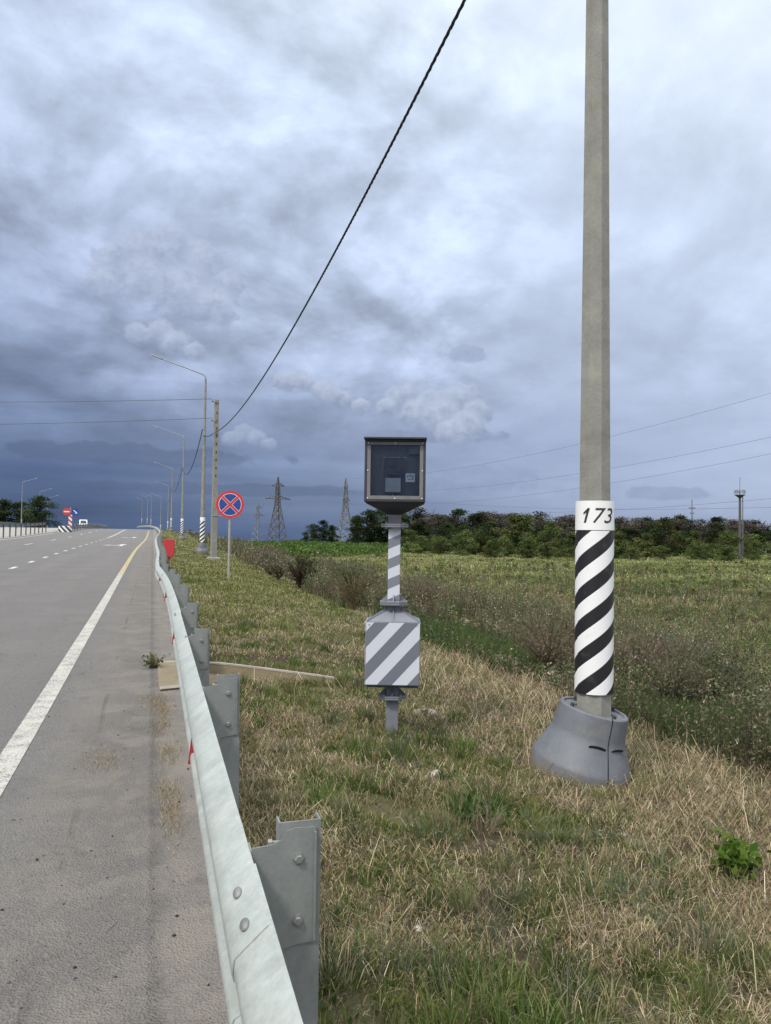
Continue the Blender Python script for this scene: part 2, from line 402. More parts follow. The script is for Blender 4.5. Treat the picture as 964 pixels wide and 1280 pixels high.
def galv(name, c, rough=.45, metal=.55, streak=0.):
    mt, nt, b, oc = newmat(name); x, y, z = sep(oc)
    vo = nt.nodes.new('ShaderNodeTexVoronoi'); vo.inputs['Scale'].default_value = 55; nt.links.new(oc, vo.inputs['Vector'])
    sp = E(vo.outputs['Distance']); n1 = noise(oc, 6, 6, .6); n3 = noise(vec(x*9, y*14+z*7, z*3), 1., 6, .65, .6); n2 = noise(oc, 110, 3, .6)
    f = .5 + (n1-.5)*.9 + (n3-.5)*1.0 + (n2-.5)*.35 + (sp-.35)*.25
    col = mixc(f.clamp(), tuple(q*.70 for q in c), tuple(min(1, q*1.18) for q in c))
    col = mixc(smooth(.58, .75, noise(oc, 3.1, 6, .7))*.35, col, (.27, .24, .19))
    nt.links.new(col, b.inputs['Base Color']); b.inputs['Metallic'].default_value = metal
    nt.links.new((rough+(n1-.5)*.3+(n2-.5)*.2).clamp(.2, .9).k, b.inputs['Roughness'])
    bump(nt, b, n2*.4+n1, .25, .004)
galv('galv_rail', (.40, .43, .40), .55, .35); galv('galv_post', (.245, .26, .25), .58, .35); galv('bolt_steel', (.27, .27, .26), .5, .6)
mat('pole_concrete', (.225, .223, .200), .85, 0, .25, 5., .35, .2, ((.16, .15, .13), .5))
mat('grey_concrete', (.30, .29, .265), .9, 0, .2, 4., .4, .2)
mat('ochre_concrete', (.205, .172, .118), .9, 0, .25, 6., .4, .2, ((.16, .14, .1), .6))
mat('kerb_concrete', (.30, .28, .24), .9, 0, .2, 9., .4, .2)
mat('sleeve_white', (.74, .745, .74), .5, 0, .05, 6.)
mat('black_text', (.018, .018, .02), .5, 0, .1)
mat('grey_plastic', (.118, .126, .142), .55, 0, .2, 7., .15, .4, ((.21, .195, .165), .45))
mat('dark_slot', (.03, .03, .033), .7)
mat('grey_paint', (.165, .175, .205), .5, 0, .10, 9., .04, .5, ((.12, .12, .12), .3))
mat('rail_red', (.36, .03, .03), .4, 0, .12, 20.)
mat('red_box', (.48, .035, .045), .55, 0, .15, 14.)
mat('frame_grey', (.15, .148, .155), .5, .0, .12, 20.)
mat('cabinet_dark', (.04, .042, .05), .45, .2, .15, 12.)
mat('cabinet_inside', (.12, .126, .14), .6, 0, .25, 6.)
mat('device_grey', (.36, .40, .42), .5, 0, .12, 12.)
mat('device_dark', (.045, .048, .058), .4, 0, .2, 30.)
mat('sticker', (.62, .68, .70), .4, 0, .04, 30.)
mat('sign_red', (.52, .035, .035), .45, 0, .06, 12.); mat('sign_blue', (.02, .055, .25), .45, 0, .08, 12.); mat('sign_white', (.72, .72, .72), .45, 0, .05, 12.)
mat('sign_back', (.35, .35, .36), .5, .4, .1); mat('post_steel', (.33, .335, .335), .55, .3, .15, 10.)
mat('lattice', (.17, .18, .195), .6, .3, .15, 2.); mat('lattice_rust', (.085, .08, .08), .7, .2, .2, 2.)
mat('cable_black', (.02, .021, .024), .6, 0, .2, 20.); mat('wire_grey', (.09, .10, .125), .6, .3, .1)
mat('insulator', (.3, .22, .16), .3); mat('lamp_grey', (.30, .31, .32), .4, .3)
mat('lamp_glass', (.75, .78, .8), .2, 0, .03)
mat('bark', (.085, .07, .055), .9, 0, .3, 6., .4, .2)
mat('van_white', (.75, .76, .77), .3, 0, .03); mat('van_glass', (.02, .025, .03), .1); mat('tyre', (.02, .02, .02), .8)
mat('stone_pink', (.27, .215, .185), .85, 0, .25, 12., .6, .2); mat('stone_pale', (.45, .43, .39), .85, 0, .25, 20., .6, .2)
mat('rust', (.16, .09, .06), .8, .2, .3, 20., .2)
def stripes(name, ca, cb, expr, rough=.45):
    mt, nt, b, oc = newmat(name); x, y, z = sep(oc)
    f = expr(x, y, z).frac(); k = smooth(.485, .515, f)
    nn = noise(oc, 12, 5, .6); g = noise(oc, 150, 2, .5)
    col = mixc(k, ca, cb); col = mixc(smooth(.55, .8, nn*.8+g*.2)*.25, col, (.2, .19, .17))
    nt.links.new(col, b.inputs['Base Color']); b.inputs['Roughness'].default_value = rough
stripes('sleeve_stripes', (.012, .010, .013), (.74, .745, .75), lambda x, y, z: (z - .115*E.mk('ARCTAN2', y, x) - .003 + .005)/.243)
stripes('box_stripes', (.52, .54, .60), (.135, .145, .18), lambda x, y, z: (z - (x+.225)*1.09 - .18)/.275 + 4)
stripes('post_stripes', (.52, .54, .60), (.17, .18, .215), lambda x, y, z: (z - x*.45 - .03)/.172 + 20)
stripes('red_white_stripes', (.5, .05, .05), (.72, .72, .72), lambda x, y, z: (z + x*.9)/.62 + 20)
stripes('black_white_stripes', (.03, .03, .03), (.7, .7, .7), lambda x, y, z: (z*.9 + x)/.62 + 20)
def soil_splash():
    mt = MATS['grey_plastic']; nt = mt.node_tree; E.nt = nt; b = nt.nodes['Principled BSDF']
    tc = nt.nodes.new('ShaderNodeTexCoord'); oc = tc.outputs['Object']; x, y, z = sep(oc)
    old = b.inputs['Base Color'].links[0].from_socket
    k = smooth(.17, .01, z + (noise(oc, 14, 6, .7)-.5)*.26)*.8; sc = smooth(.64, .70, noise(vec(x*9, y*9, z*2.2), 1.6, 6, .7))*.35
    col = mixc(k, old, (.16, .125, .085)); col = mixc(sc, col, (.055, .058, .062)); nt.links.new(col, b.inputs['Base Color'])
soil_splash()
def glass():
    mt, nt, b, oc = newmat('window_glass'); nt.nodes.remove(b)
    t = nt.nodes.new('ShaderNodeBsdfTransparent'); t.inputs[0].default_value = (.86, .89, .92, 1)
    g = nt.nodes.new('ShaderNodeBsdfGlossy'); g.inputs['Roughness'].default_value = .06; g.inputs[0].default_value = (.85, .9, 1, 1)
    fr = nt.nodes.new('ShaderNodeFresnel'); mx = nt.nodes.new('ShaderNodeMixShader'); k = (E(fr.outputs[0])*.9 + noise(oc, 9, 5, .6)*.02).clamp()
    nt.links.new(k.k, mx.inputs[0]); nt.links.new(t.outputs[0], mx.inputs[1]); nt.links.new(g.outputs[0], mx.inputs[2])
    nt.links.new(mx.outputs[0], nt.nodes['Material Output'].inputs[0])
glass()

# ------------------------------------------------------------------ ground
GREEN, OLIVE, STRAW, TAN, SOIL = (np.array(c) for c in ((.08, .115, .036), (.150, .155, .068), (.40, .33, .20), (.14, .112, .072), (.058, .046, .034)))
def patch(X, Y):
    """greenness, dryness fields shared by soil and grass"""
    g = fbm(X*.9+3, Y*.9, 4); d = fbm(X*.7+40, Y*.7+11, 4)
    return sstep(.42, .62, g), sstep(.42, .62, d)
def field_col(X, Y):
    D = np.hypot(X, Y)
    a = fbm(X/26+4, Y/9, 4); b_ = fbm(X/11+90, Y/5+3, 4); c = fbm(X/3, Y/2+50, 3)
    col = OLIVE*1.0*np.ones(X.shape+(1,))
    tan = np.array((.185, .145, .090)); yel = np.array((.195, .185, .066)); dk = np.array((.060, .075, .030)); gg = np.array((.105, .130, .055))
    k = lambda w: w[..., None]
    col = col*(1-k(sstep(.45, .62, a)))+yel*k(sstep(.45, .62, a))
    w = sstep(.5, .62, b_)*.75; col = col*(1-k(w))+tan*k(w)
    w = sstep(.56, .68, 1-b_)*.7; col = col*(1-k(w))+dk*k(w)
    w = sstep(.55, .7, c)*.5*(1-sstep(30, 70, D)); col = col*(1-k(w))+gg*k(w)
    w = sstep(50, 80, D)*.62; col = col*(1-k(w))+(np.array((.180, .182, .078))*(.3+1.4*b_[..., None]))*k(w)
    w = sstep(24, 34, D+8*(a-.5))*(1-sstep(44, 62, D+14*(b_-.5)))*.6; col = col*(1-k(w))+np.array((.165, .132, .088))*(.8+.4*a[..., None])*k(w)
    return col
def make_ground():
    xs = np.concatenate([-np.geomspace(6000, 60, 18), np.arange(-56, 0, 4), np.arange(0, .35, .1), np.arange(.36, 7, .07), np.arange(7, 20, .3), np.arange(20, 150, 3), np.geomspace(150, 6000, 22)])
    ys = np.concatenate([-np.geomspace(3000, 8, 12), np.arange(-6, 0, .3), np.arange(0, 12, .07), np.arange(12, 60, .4), np.arange(60, 330, 3), np.geomspace(335, 9000, 24)])
    X, Y = np.meshgrid(xs, ys); Z = zt(X, Y)
    # keep falling away with distance, so that the brow of the field is the skyline
    s = X-XC(Y)
    g, d = patch(X, Y)
    w_ = lambda q: q[..., None]
    near = SOIL*(1-w_(d)*.75)+TAN*w_(d)*.75
    near = near*(1-w_(g)*.55)+OLIVE*.7*w_(g)*.55
    mow = TAN*.35+OLIVE*.7
    far_v = near*(1-w_(sstep(9, 22, Y)))+mow*w_(sstep(9, 22, Y))
    ff = field_col(X, Y)*.92
    k = w_(sstep(4.4, 6.5, s)); C = far_v*(1-k)+ff*k
    lw = w_((s < -20).astype(float)); C = C*(1-lw)+np.array((.10, .105, .045))*lw
    ny, nx = X.shape; V = np.stack([X, Y, Z], -1).reshape(-1, 3)
    i = np.arange(nx-1)[None]+np.arange(ny-1)[:, None]*nx; q = np.stack([i, i+1, i+1+nx, i+nx], -1).reshape(-1, 4)
    me = bpy.data.meshes.new('ground'); me.vertices.add(len(V)); me.vertices.foreach_set('co', V.astype(np.float32).ravel())
    me.loops.add(q.size); me.loops.foreach_set('vertex_index', q.astype(np.int32).ravel()); me.polygons.add(len(q)); me.polygons.foreach_set('loop_start', np.arange(0, q.size, 4, dtype=np.int32))
    me.update(calc_edges=True); me.shade_smooth()
    a = me.attributes.new('Col', 'FLOAT_COLOR', 'POINT'); c4 = np.ones((len(V), 4), np.float32); c4[:, :3] = C.reshape(-1, 3); a.data.foreach_set('color', c4.ravel())
    me.materials.append(MATS['ground']); o = link('ground', me); tag(o, 'grassy verge, ditch and meadow ground beside the highway', 'ground', kind='structure')
make_ground()

YS = np.concatenate([np.arange(-8, 30, .5), np.arange(30, 460, 2.)])
def strip(name, s0, s1, y0, y1, dz, mt, thick=0., ds=None):
    ys = YS[(YS > y0) & (YS < y1)]; ys = np.concatenate([[y0], ys, [y1]])
    n = 1 if s1-s0 < 2 else int((s1-s0)/1)
    mb = MB(); cols = np.linspace(s0, s1, n+1)
    vs = [(XC(y)+c, y, P(y)+dz) for y in ys for c in cols]; fs = []
    for j in range(len(ys)-1):
        for i in range(n): a = j*(n+1)+i; fs.append((a, a+1, a+n+2, a+n+1))
    if thick:
        b = len(vs); vs += [(XC(y)+c, y, P(y)+dz-thick) for y in ys for c in (cols[0], cols[-1])]
        for j in range(len(ys)-1):
            fs.append((j*(n+1), (j+1)*(n+1), b+2*j+2, b+2*j)); fs.append((j*(n+1)+n, b+2*j+1, b+2*j+3, (j+1)*(n+1)+n))
    mb.add(vs, fs); return mb.build(name, mt)
tag(strip('road', -12.6, .40, -8, 455, 0, MATS['asphalt'], .14), 'grey asphalt carriageway climbing to a crest', 'road', kind='structure')
tag(strip('median_ground', -13.4, -12.6, -8, 455, -.02, MATS['grey_concrete'], .14), 'pale median strip between the carriageways', 'median', kind='structure')
tag(strip('opposite_road', -27, -13.4, -8, 455, 0, MATS['grey_concrete'], .14), 'pale opposite carriageway beyond the median barrier', 'road', kind='structure')
tag(strip('edge_line', -.985, -.825, -8, 118, .004, MATS['line_paint']), 'worn white edge line turning yellow farther up the road', 'road marking', kind='structure')
tag(strip('far_edge_line', -11.75, -11.6, -8, 97, .004, MATS['lane_paint']), 'white line along the median side of the road', 'road marking', kind='structure')
def dashes(s, ys, ln, w=.15):
    mb = MB()
    for y in ys:
        if y < -6: continue
        vs = [(XC(q)+s+c, q, P(q)+.004) for q in (y, y+ln/2, y+ln) for c in (-w/2, w/2)]
        mb.add(vs, [(0, 1, 3, 2), (2, 3, 5, 4)])
    return mb.build('lane_marking', MATS['lane_paint'])
tag(dashes(-4.5, np.arange(-4.4, 78, 4.0), 1.15), 'broken white lane line nearest the edge line', 'road marking', kind='structure')
tag(strip('lane_line', -4.57, -4.43, 78, 125, .004, MATS['lane_paint']), 'solid white lane line near the crest', 'road marking', kind='structure')
tag(dashes(-8.1, np.arange(-6, 150, 12.), 3.), 'broken white lane line in the middle of the road', 'road marking', kind='structure')
mb = MB()
for y in (53.0, 78.0):
    def A(pts): mb.add([(XC(y+b)-2.1+a, y+b, P(y+b)+.004) for a, b in pts], [tuple(range(len(pts)))])
    A([(-.09, 0), (.09, 0), (.09, 2.6), (-.09, 2.6)]); A([(-.35, 2.6), (.35, 2.6), (0, 4.6)]); A([(-.09, 1.2), (-.09, 1.7), (-.75, 2.2), (-.75, 1.6)]); A([(-.75, 1.2), (-.75, 2.6), (-1.35, 1.9)])
tag(mb.build('arrow_marking', MATS['lane_paint']), 'white direction arrows painted in the right lane', 'road marking', kind='structure')

# concrete drain under the rail
def drain():
    o = empty('concrete_drain', (.42, 8.65, 0)); tag(o, 'ochre concrete drain chute running off the road under the steel rail', 'drain')
    org = Vector((.42, 8.65, 0))
    def wall(poly, t, name, sgn):
        mb = MB(); L0 = []
        pts = [Vector((x, y, 0)) for x, y in poly]; fine = []
        for a, b in zip(pts, pts[1:]):
            for k in range(6): fine.append(a.lerp(b, k/6))
        fine.append(pts[-1]); rs = []
        for p in fine:
            zz = float(zt(p.x, p.y+sgn*.30, False))+(.022 if sgn > 0 else -.01)-.02*(p.x-.42)
            rs.append([tuple(Vector((p.x, p.y+d, h))-org) for d, h in ((0, zz-.40), (0, zz), (sgn*t, zz), (sgn*t, zz-.40))])
        mb.rings(rs); return mb.build(name, MATS['ochre_concrete'], o), rs
    w1, r1 = wall([(.42, 9.36), (.85, 9.23), (2.1, 8.51)], .16, 'side_wall', 1)
    w2, r2 = wall([(.42, 7.89), (.62, 8.09), (1.05, 8.39), (2.1, 8.15)], .16, 'side_wall', -1)
    for w_, r_, sg_ in ((w1, r1, 1), (w2, r2, -1)):
        mb = MB(); mb.rings([[(q[1][0], q[1][1]-.004, q[1][2]+.003), (q[1][0], q[1][1]+sg_*.065, q[1][2]+.003), (q[1][0], q[1][1]+sg_*.065, q[1][2]+.022), (q[1][0], q[1][1]-.004, q[1][2]+.022)] for q in r_])
        mb.build('coping', MATS['kerb_concrete'], w_)
    mb = MB(); f = np.linspace(.30, 2.1, 14); vs = []
    for x in f:
        z0 = -.03 if x < .45 else -.12-.06*(x-.45)
        for y in (np.interp(x, CH_NEAR[:, 0], CH_NEAR[:, 1])-.03, np.interp(x, CH_FAR[:, 0], CH_FAR[:, 1])+.03): vs.append((x-.42, y-8.65, z0+float(P(8.6))))
    mb.add(vs, [(2*i, 2*i+1, 2*i+3, 2*i+2) for i in range(len(f)-1)]); mb.build('channel_floor', MATS['ochre_concrete'], o)
    mb = MB(); mb.box((-.17, -.12, .052), (.30, 1.5, .022), None, .006); mb.build('apron', MATS['ochre_concrete'], o)
    mb = MB(); mb.bar((-.31, -.90, .056), (.0, -.82, .056), .035); mb.bar((-.31, .65, .056), (.0, .63, .056), .03); build_each(mb, 'apron_edge', MATS['kerb_concrete'], o)
drain()

# ------------------------------------------------------------------ guardrail along the verge
RX = pchip([-6, 0, 2, 9, 15.6, 17.6, 26, 36, 85, 110, 140, 175, 250], [.27, .27, .28, .31, .24, .18, .24, .23, .42, .1, -1.2, -2.8, -3.4])
RZ = pchip([-6, 6, 12, 17, 22, 30, 40, 60, 250], [0, 0, .02, -.03, .02, -.02, .02, 0, 0])
WP = [(.0, .31), (-.006, .309), (-.060, .262), (-.080, .244), (-.083, .225), (-.083, .212), (-.078, .196), (-.02, .168), (-.012, .158), (-.012, .150), (-.02, .142), (-.078, .114), (-.083, .098), (-.083, .085), (-.080, .066), (-.06, .048), (-.006, .001), (0, 0)]
def beam(name, ys, parent, off=0., mt=None, back=.004, base=.41, sgn=1, fx=RX, wid=1.):
    rs = []
    for y in ys:
        x0 = float(XC(y)+fx(y)) + off*sgn; z0 = float(P(y)+RZ(y)) + base
        f = [(x0+sgn*a, y, z0+b*wid) for a, b in WP]; k = [(x0+sgn*(a+back), y, z0+b*wid) for a, b in reversed(WP)]
        rs.append(f+k)
    return MB().rings(rs).build(name, mt or MATS['galv_rail'], parent, 50)
gr = empty('guardrail', (0, 0, 0)); tag(gr, 'galvanised steel guardrail between the asphalt shoulder and the mown verge', 'guardrail')
joints = [-4, 2.02, 8.45, 14.9, 21.3, 27.8, 34.2, 40.7, 47.1, 60, 73, 86, 99, 120, 150, 185]
for k, (a, b) in enumerate(zip(joints, joints[1:])):
    e = .32 if k < 8 else .2
    ys = list(np.arange(a-e, b, .4 if b < 50 else 3.))+[b]
    bo = beam('rail', ys, gr, -.005*(k % 2))
    if b < 45:
        mb = MB()
        for dy in (-.24, -.08) if k == 0 else (-.24, -.12):
            y = b+dy
            for (ax, az_, nx, nz) in ((-.045, .276, -.66, .75),):
                Mx = Matrix.Translation((float(XC(y)+RX(y))+ax-.006, y, float(P(y)+RZ(y))+.41+az_)) @ Vector((nx, 0, nz)).to_track_quat('Z', 'X').to_matrix().to_4x4() @ Matrix.Diagonal((1, 1.9, 1, 1))
                mb.lathe([(.013, 0), (.0125, .004), (.008, .008), (.001, .0095)], 14, Mx)
        build_each(mb, 'bolt', MATS['bolt_steel'], bo, True)
def post_meshes():
    mb = MB(); t = .005                                       # channel post, web across the road, flanges pointing on
    mb.box((.06, 0, .38), (.12, t, .82)); mb.box((t/2, .026, .38), (t, .046, .82)); mb.box((.12-t/2, .026, .38), (t, .046, .82))
    post = mb.mesh('post', MATS['galv_post'])
    poly = [(-.075, .73), (-.02, .735), (.005, .745), (.018, .768), (.045, .775), (.105, .772), (.105, .455), (.045, .452), (.018, .445), (.003, .42), (-.02, .405), (-.075, .42)]
    mb = MB(); mb.rings([[(x, -.0055, z) for x, z in poly], [(x, -.0095, z) for x, z in poly]])
    mb.box((-.077, .02, .575), (.004, .06, .30)); mb.box((.102, -.012, .61), (.006, .010, .30))
    bracket = mb.mesh('bracket', MATS['galv_post'])
    mb = MB(); RXM = Matrix.Rotation(R(90), 4, 'X')
    for z in (.69, .52):
        Mx = Matrix.Translation((.055, -.0095, z)) @ RXM
        mb.lathe([(.017, 0), (.017, .003), (.0125, .0032), (.0125, .012), (.010, .0135)], 6, Mx)
        pass
    Mx = Matrix.Translation((-.01, .004, .735)) @ Matrix.Rotation(R(90), 4, 'Y'); mb.lathe([(.011, -.02), (.011, -.008), (.006, -.008), (.006, .012)], 6, Mx)
    return post, bracket, mb
pm, bm_, blm = post_meshes()
for k in range(-2, 52):
    y = 2.1+2.15*k
    if y > 112: break
    z = float(P(y)+RZ(y)); x = float(XC(y)+RX(y))+.078+ .012*math.sin(k*2.3)
    p = link('post', pm, gr); p.location = (x, y, z+.012*math.sin(k*1.7)); p.rotation_euler = (R(.8*math.sin(k*3.1)), R(.9*math.sin(k*5.3)), R(1.5*math.sin(k*2.1)))
    if y < 40:
        b = link('bracket', bm_, p)
        if y < 10: build_each(blm, 'bolt', MATS['bolt_steel'], p)
        
mb = MB(); mb.prism([(.006, -.085), (.006, .045), (-.066, .045), (-.080, -.085)], -.002, .002, Matrix.Rotation(R(90), 4, 'X'))
refl = mb.mesh('reflector', MATS['rail_red'])
mb = MB(); mb.box((-.01, .006, 0), (.03, .008, .03)); rbk = mb.mesh('reflector_bracket', MATS['galv_post'])
for y in (3.75, 7.6, 11.6, 15.4, 19.3, 23.4, 27.5, 31.6, 36):
    o = link('reflector', refl, gr); o.location = (float(XC(y)+RX(y))-.012-.006, y, float(P(y)+RZ(y))+.41+.150)
    q = link('reflector_bracket', rbk, o)

# median barriers and the barrier along the far side
def barrier(name, label, s_of_y, y0, y1, step, h, postw, rails, mts, group=None):
    o = empty(name, (float(XC(y0)+s_of_y(y0)), y0, float(P(y0)))); tag(o, label, 'barrier', group); org = Vector(o.location)
    ys = np.arange(y0, y1, 3.)
    for zc, hh in rails:
        rs = []
        for y in ys:
            c = Vector((float(XC(y)+s_of_y(y)), y, float(P(y))+zc))-org
            rs.append([(c.x+a, c.y, c.z+b*hh/.31-hh/2) for a, b in WP[::2]]+[(c.x+a+.01, c.y, c.z+b*hh/.31-hh/2) for a, b in reversed(WP[::2])])
        MB().rings(rs).build('rail', mts[0], o)
    pmh = MB().box((.05, 0, h/2), (postw, postw*.8, h)).mesh('post', mts[1])
    for y in np.arange(y0, y1, step):
        p = link('post', pmh, o); p.location = Vector((float(XC(y)+s_of_y(y)), y, float(P(y))))-org
    return o
barrier('median_barrier', 'low steel median barrier on dark posts left of the lanes, nearer length', lambda y: -12.95, 58, 101, 3.0, 1.25, .11, [(1.08, .31)], (MATS['galv_post'], MATS['lattice_rust']))
barrier('median_barrier', 'steel median barrier behind the striped island column, running over the crest', lambda y: -11.1+.012*(y-105), 106, 200, 4.0, .95, .1, [(.62, .31), (.30, .31)], (MATS['galv_post'], MATS['galv_post']))
barrier('roadside_barrier', 'long steel barrier on the far side of the opposite carriageway, before dark trees', lambda y: -27.4, 100, 240, 6.0, 1.0, .1, [(.65, .31), (.95, .2)], (MATS['galv_post'], MATS['galv_post']))

# ------------------------------------------------------------------ street lamps
VIEW_A = math.atan2(-5.08, -3.2)                       # side of the numbered pole turned to the road shoulder
LM = {}
def lamp_meshes():
    n = 8; ph = VIEW_A+math.pi/8
    r = lambda z: .143-.0082*z
    mb = MB(); mb.lathe([(r(z), z) for z in (0, 2, 4, 6, 8, 10.45)], n, ph=ph); LM['pole'] = mb.mesh('pole', MATS['pole_concrete'])
    mb = MB(); pts = [(0, 0, 10.3), (0, 0, 10.5), (-.05, .01, 10.62), (-.16, .02, 10.70), (-1.0, .08, 10.98), (-2.55, .2, 11.48)]
    mb.tube(pts, [.045, .045, .042, .04, .036, .03], 8); LM['arm'] = mb.mesh('arm', MATS['lamp_grey'], True)
    mb = MB(); d = Vector((-1.55, .12, .5)).normalized(); M = Matrix.Translation((-2.8, .22, 11.56)) @ d.to_track_quat('X', 'Z').to_matrix().to_4x4()
    mb.box((0, 0, 0), (.62, .22, .07), M, .02); mb.box((-.22, 0, .03), (.16, .12, .08), M, .01); LM['lamp_head'] = mb.mesh('lamp_head', MATS['lamp_grey'])
    mb = MB(); mb.box((.04, 0, -.039), (.4, .17, .012), M); LM['lamp_glass'] = mb.mesh('lamp_glass', MATS['lamp_glass'])
    mb = MB()
    rr = [[(q*math.cos(a), q*math.sin(a), z) for a in np.linspace(VIEW_A-2.35, VIEW_A+2.6, 40)] for q, z in ((.1465, .675), (.1465, 1.92), (.143, 1.92), (.143, .675))]
    mb.rings(rr+[rr[0]], False, False); LM['sleeve'] = mb.mesh('striped_sleeve', MATS['sleeve_stripes'], True)
    mb = MB()
    rr = [[(q*math.cos(a), q*math.sin(a), z) for a in np.linspace(VIEW_A-2.3, VIEW_A+2.3, 40)] for q, z in ((.1480, 1.925), (.1465, 2.15), (.143, 2.15), (.1445, 1.925))]
    mb.rings(rr+[rr[0]], False, False); LM['plate'] = mb.mesh('number_plate', MATS['sleeve_white'], True)
    prof = [(.142, .535), (.144, .552), (.20, .552), (.228, .553), (.232, .566), (.252, .568), (.262, .56), (.266, .54), (.276, .40), (.283, .365), (.300, .325), (.345, .225), (.366, .175), (.375, .155), (.378, .14), (.384, .0), (.378, -.05)]
    seam = VIEW_A+R(31)
    for k in range(2):
        a0, a1 = seam+k*math.pi+.016, seam+(k+1)*math.pi-.016
        mb = MB(); mb.rings([[(q*math.cos(a), q*math.sin(a), z) for a in np.linspace(a0, a1, 36)] for q, z in prof]+[[(q*math.cos(a), q*math.sin(a), z) for a in np.linspace(a0, a1, 36)] for q, z in ((.368, -.05), (.36, .14), (.29, .32), (.25, .5), (.13, .54))], False, False)
        LM['cover%d' % k] = mb.mesh('base_cover', MATS['grey_plastic'], 30)
        mb = MB(); a = seam+(.30 if k == 0 else -.30)
        for t in (0,):
            M = Matrix.Translation((.296*math.cos(a), .296*math.sin(a), .345)) @ Matrix.Rotation(a, 4, 'Z') @ Matrix.Rotation(R(30), 4, 'Y')
            mb.lathe([(.02, -.01), (.065, -.004), (.067, .002), (.05, .004)], 16, M @ Matrix.Diagonal((.35, 1, 1, 1)) @ Matrix.Rotation(R(90), 4, 'Y') @ Matrix.Diagonal((.34, 1, 1, 1)))
        LM['slot%d' % k] = mb.mesh('slot', MATS['dark_slot'])
    mb = MB()
    for a in (VIEW_A-.9, seam+.2, VIEW_A+2.4, VIEW_A-2.4):
        mb.lathe([(.016, .555), (.016, .585), (.010, .59)], 8, c=(.215*math.cos(a), .215*math.sin(a)))
    LM['lug'] = mb
    mb = MB(); mb.lathe([(.080, 7.35), (.082, 7.36), (.082, 7.44), (.080, 7.45)], 12); mb.tube([(-.07, .03, 7.4), (-.14, .06, 7.42), (-.16, .07, 7.36)], .012, 6); LM['clamp'] = mb.mesh('cable_clamp', MATS['bolt_steel'])
    mb = MB(); mb.tube([(0.10, 0, .56), (.10, 0, .60)], .01, 6); LM['dot'] = mb.mesh('dot', MATS['dark_slot'])
lamp_meshes()
def lamp(x, y, label, group=None, tilt=0., rz=0., sc=1., detail=True, zoff=0.):
    z = float(zt(x, y, False))+zoff
    o = empty('street_lamp', (x, y, z), rz); tag(o, label, 'street lamp', group); o.scale = (sc, sc, sc)
    link('pole', LM['pole'], o); link('arm', LM['arm'], o); h = link('lamp_head', LM['lamp_head'], o); link('lamp_glass', LM['lamp_glass'], h)
    link('striped_sleeve', LM['sleeve'], o); link('number_plate', LM['plate'], o); link('cable_clamp', LM['clamp'], o)
    for k in range(2):
        c = link('base_cover', LM['cover%d' % k], o)
        if tilt:
            ax = Vector((math.cos(VIEW_A), math.sin(VIEW_A), 0)); c.matrix_local = Matrix.Translation((0, 0, .53)) @ Matrix.Rotation(-R(tilt), 4, -ax) @ Matrix.Translation((0, 0, -.55))
        if detail:
            link('slot', LM['slot%d' % k], c)
            if k == 0: build_each(LM['lug'], 'lug', MATS['dark_slot'], c)
    return o
lp = lamp(3.30, 5.06, 'tall tapered concrete lamp post numbered 173 with striped sleeve and tilted grey plastic base', tilt=-13)
# the number, bent round its plate
def text_mesh(body, size, shear=0.):
    cu = bpy.data.curves.new('lettering', 'FONT'); cu.body = body; cu.size = size; cu.shear = shear; cu.align_x = 'CENTER'; cu.extrude = .0; cu.resolution_u = 6
    t = bpy.data.objects.new('lettering', cu); COL.objects.link(t); dg = bpy.context.evaluated_depsgraph_get(); dg.update()
    me = bpy.data.meshes.new_from_object(t.evaluated_get(dg)); bpy.data.objects.remove(t); return me
tm = text_mesh('173', .165, .25)
bm = bmesh.new(); bm.from_mesh(tm)
x0_ = min(v.co.x for v in bm.verts); y1_ = max(v.co.y for v in bm.verts); xt_ = min(v.co.x for v in bm.verts if v.co.y > y1_-.004)
bm.faces.new([bm.verts.new(q) for q in ((xt_+.004, y1_, 0), (xt_-.032, y1_-.036, 0), (xt_-.030, y1_-.052, 0), (xt_+.002, y1_-.024, 0))])
bmesh.ops.triangulate(bm, faces=bm.faces[:]); bmesh.ops.subdivide_edges(bm, edges=bm.edges[:], cuts=1)
xs_ = [v.co.x for v in bm.verts]; ys_ = [v.co.y for v in bm.verts]; cx = (min(xs_)+max(xs_))/2; cy = (min(ys_)+max(ys_))/2
for v in bm.verts:
    a = VIEW_A + .22 + (v.co.x-cx)*1.10/.149; v.co = (.1496*math.cos(a), .1496*math.sin(a), 2.037+(v.co.y-cy))
bm.to_mesh(tm); bm.free(); tm.materials.clear(); tm.materials.append(MATS['black_text'])
link('number', tm, [c for c in bpy.data.objects if c.parent is lp and c.name.startswith('number_plate')][0])
far_lamps = [(2.86, 45.5, 'second lamp post from the front with striped sleeve, beside the square concrete pole'), (2.95, 79.5, 'third lamp post from the front, with striped sleeve, behind the square concrete pole'),
             (3.1, 131.8, 'fourth lamp post from the front on the verge near the crest'), (3.57, 185, 'fifth lamp post from the front, just beyond the crest'), (2.45, 236, 'sixth lamp post from the front beyond the crest'),
             (-.43, 285, 'seventh lamp post from the front where the far road bends away'), (-1.9, 313, 'eighth lamp post from the front where the far road bends away'), (-4.4, 347, 'ninth and farthest lamp post, leftmost of the right-hand row')]
lamp_objs = [lp]
for i, (x, y, lb) in enumerate(far_lamps):
    lamp_objs.append(lamp(x, y, lb, 'lamp posts along the right verge', detail=i == 0, zoff=.06 if i < 3 else 1.6*(i-3) if i > 4 else .3))
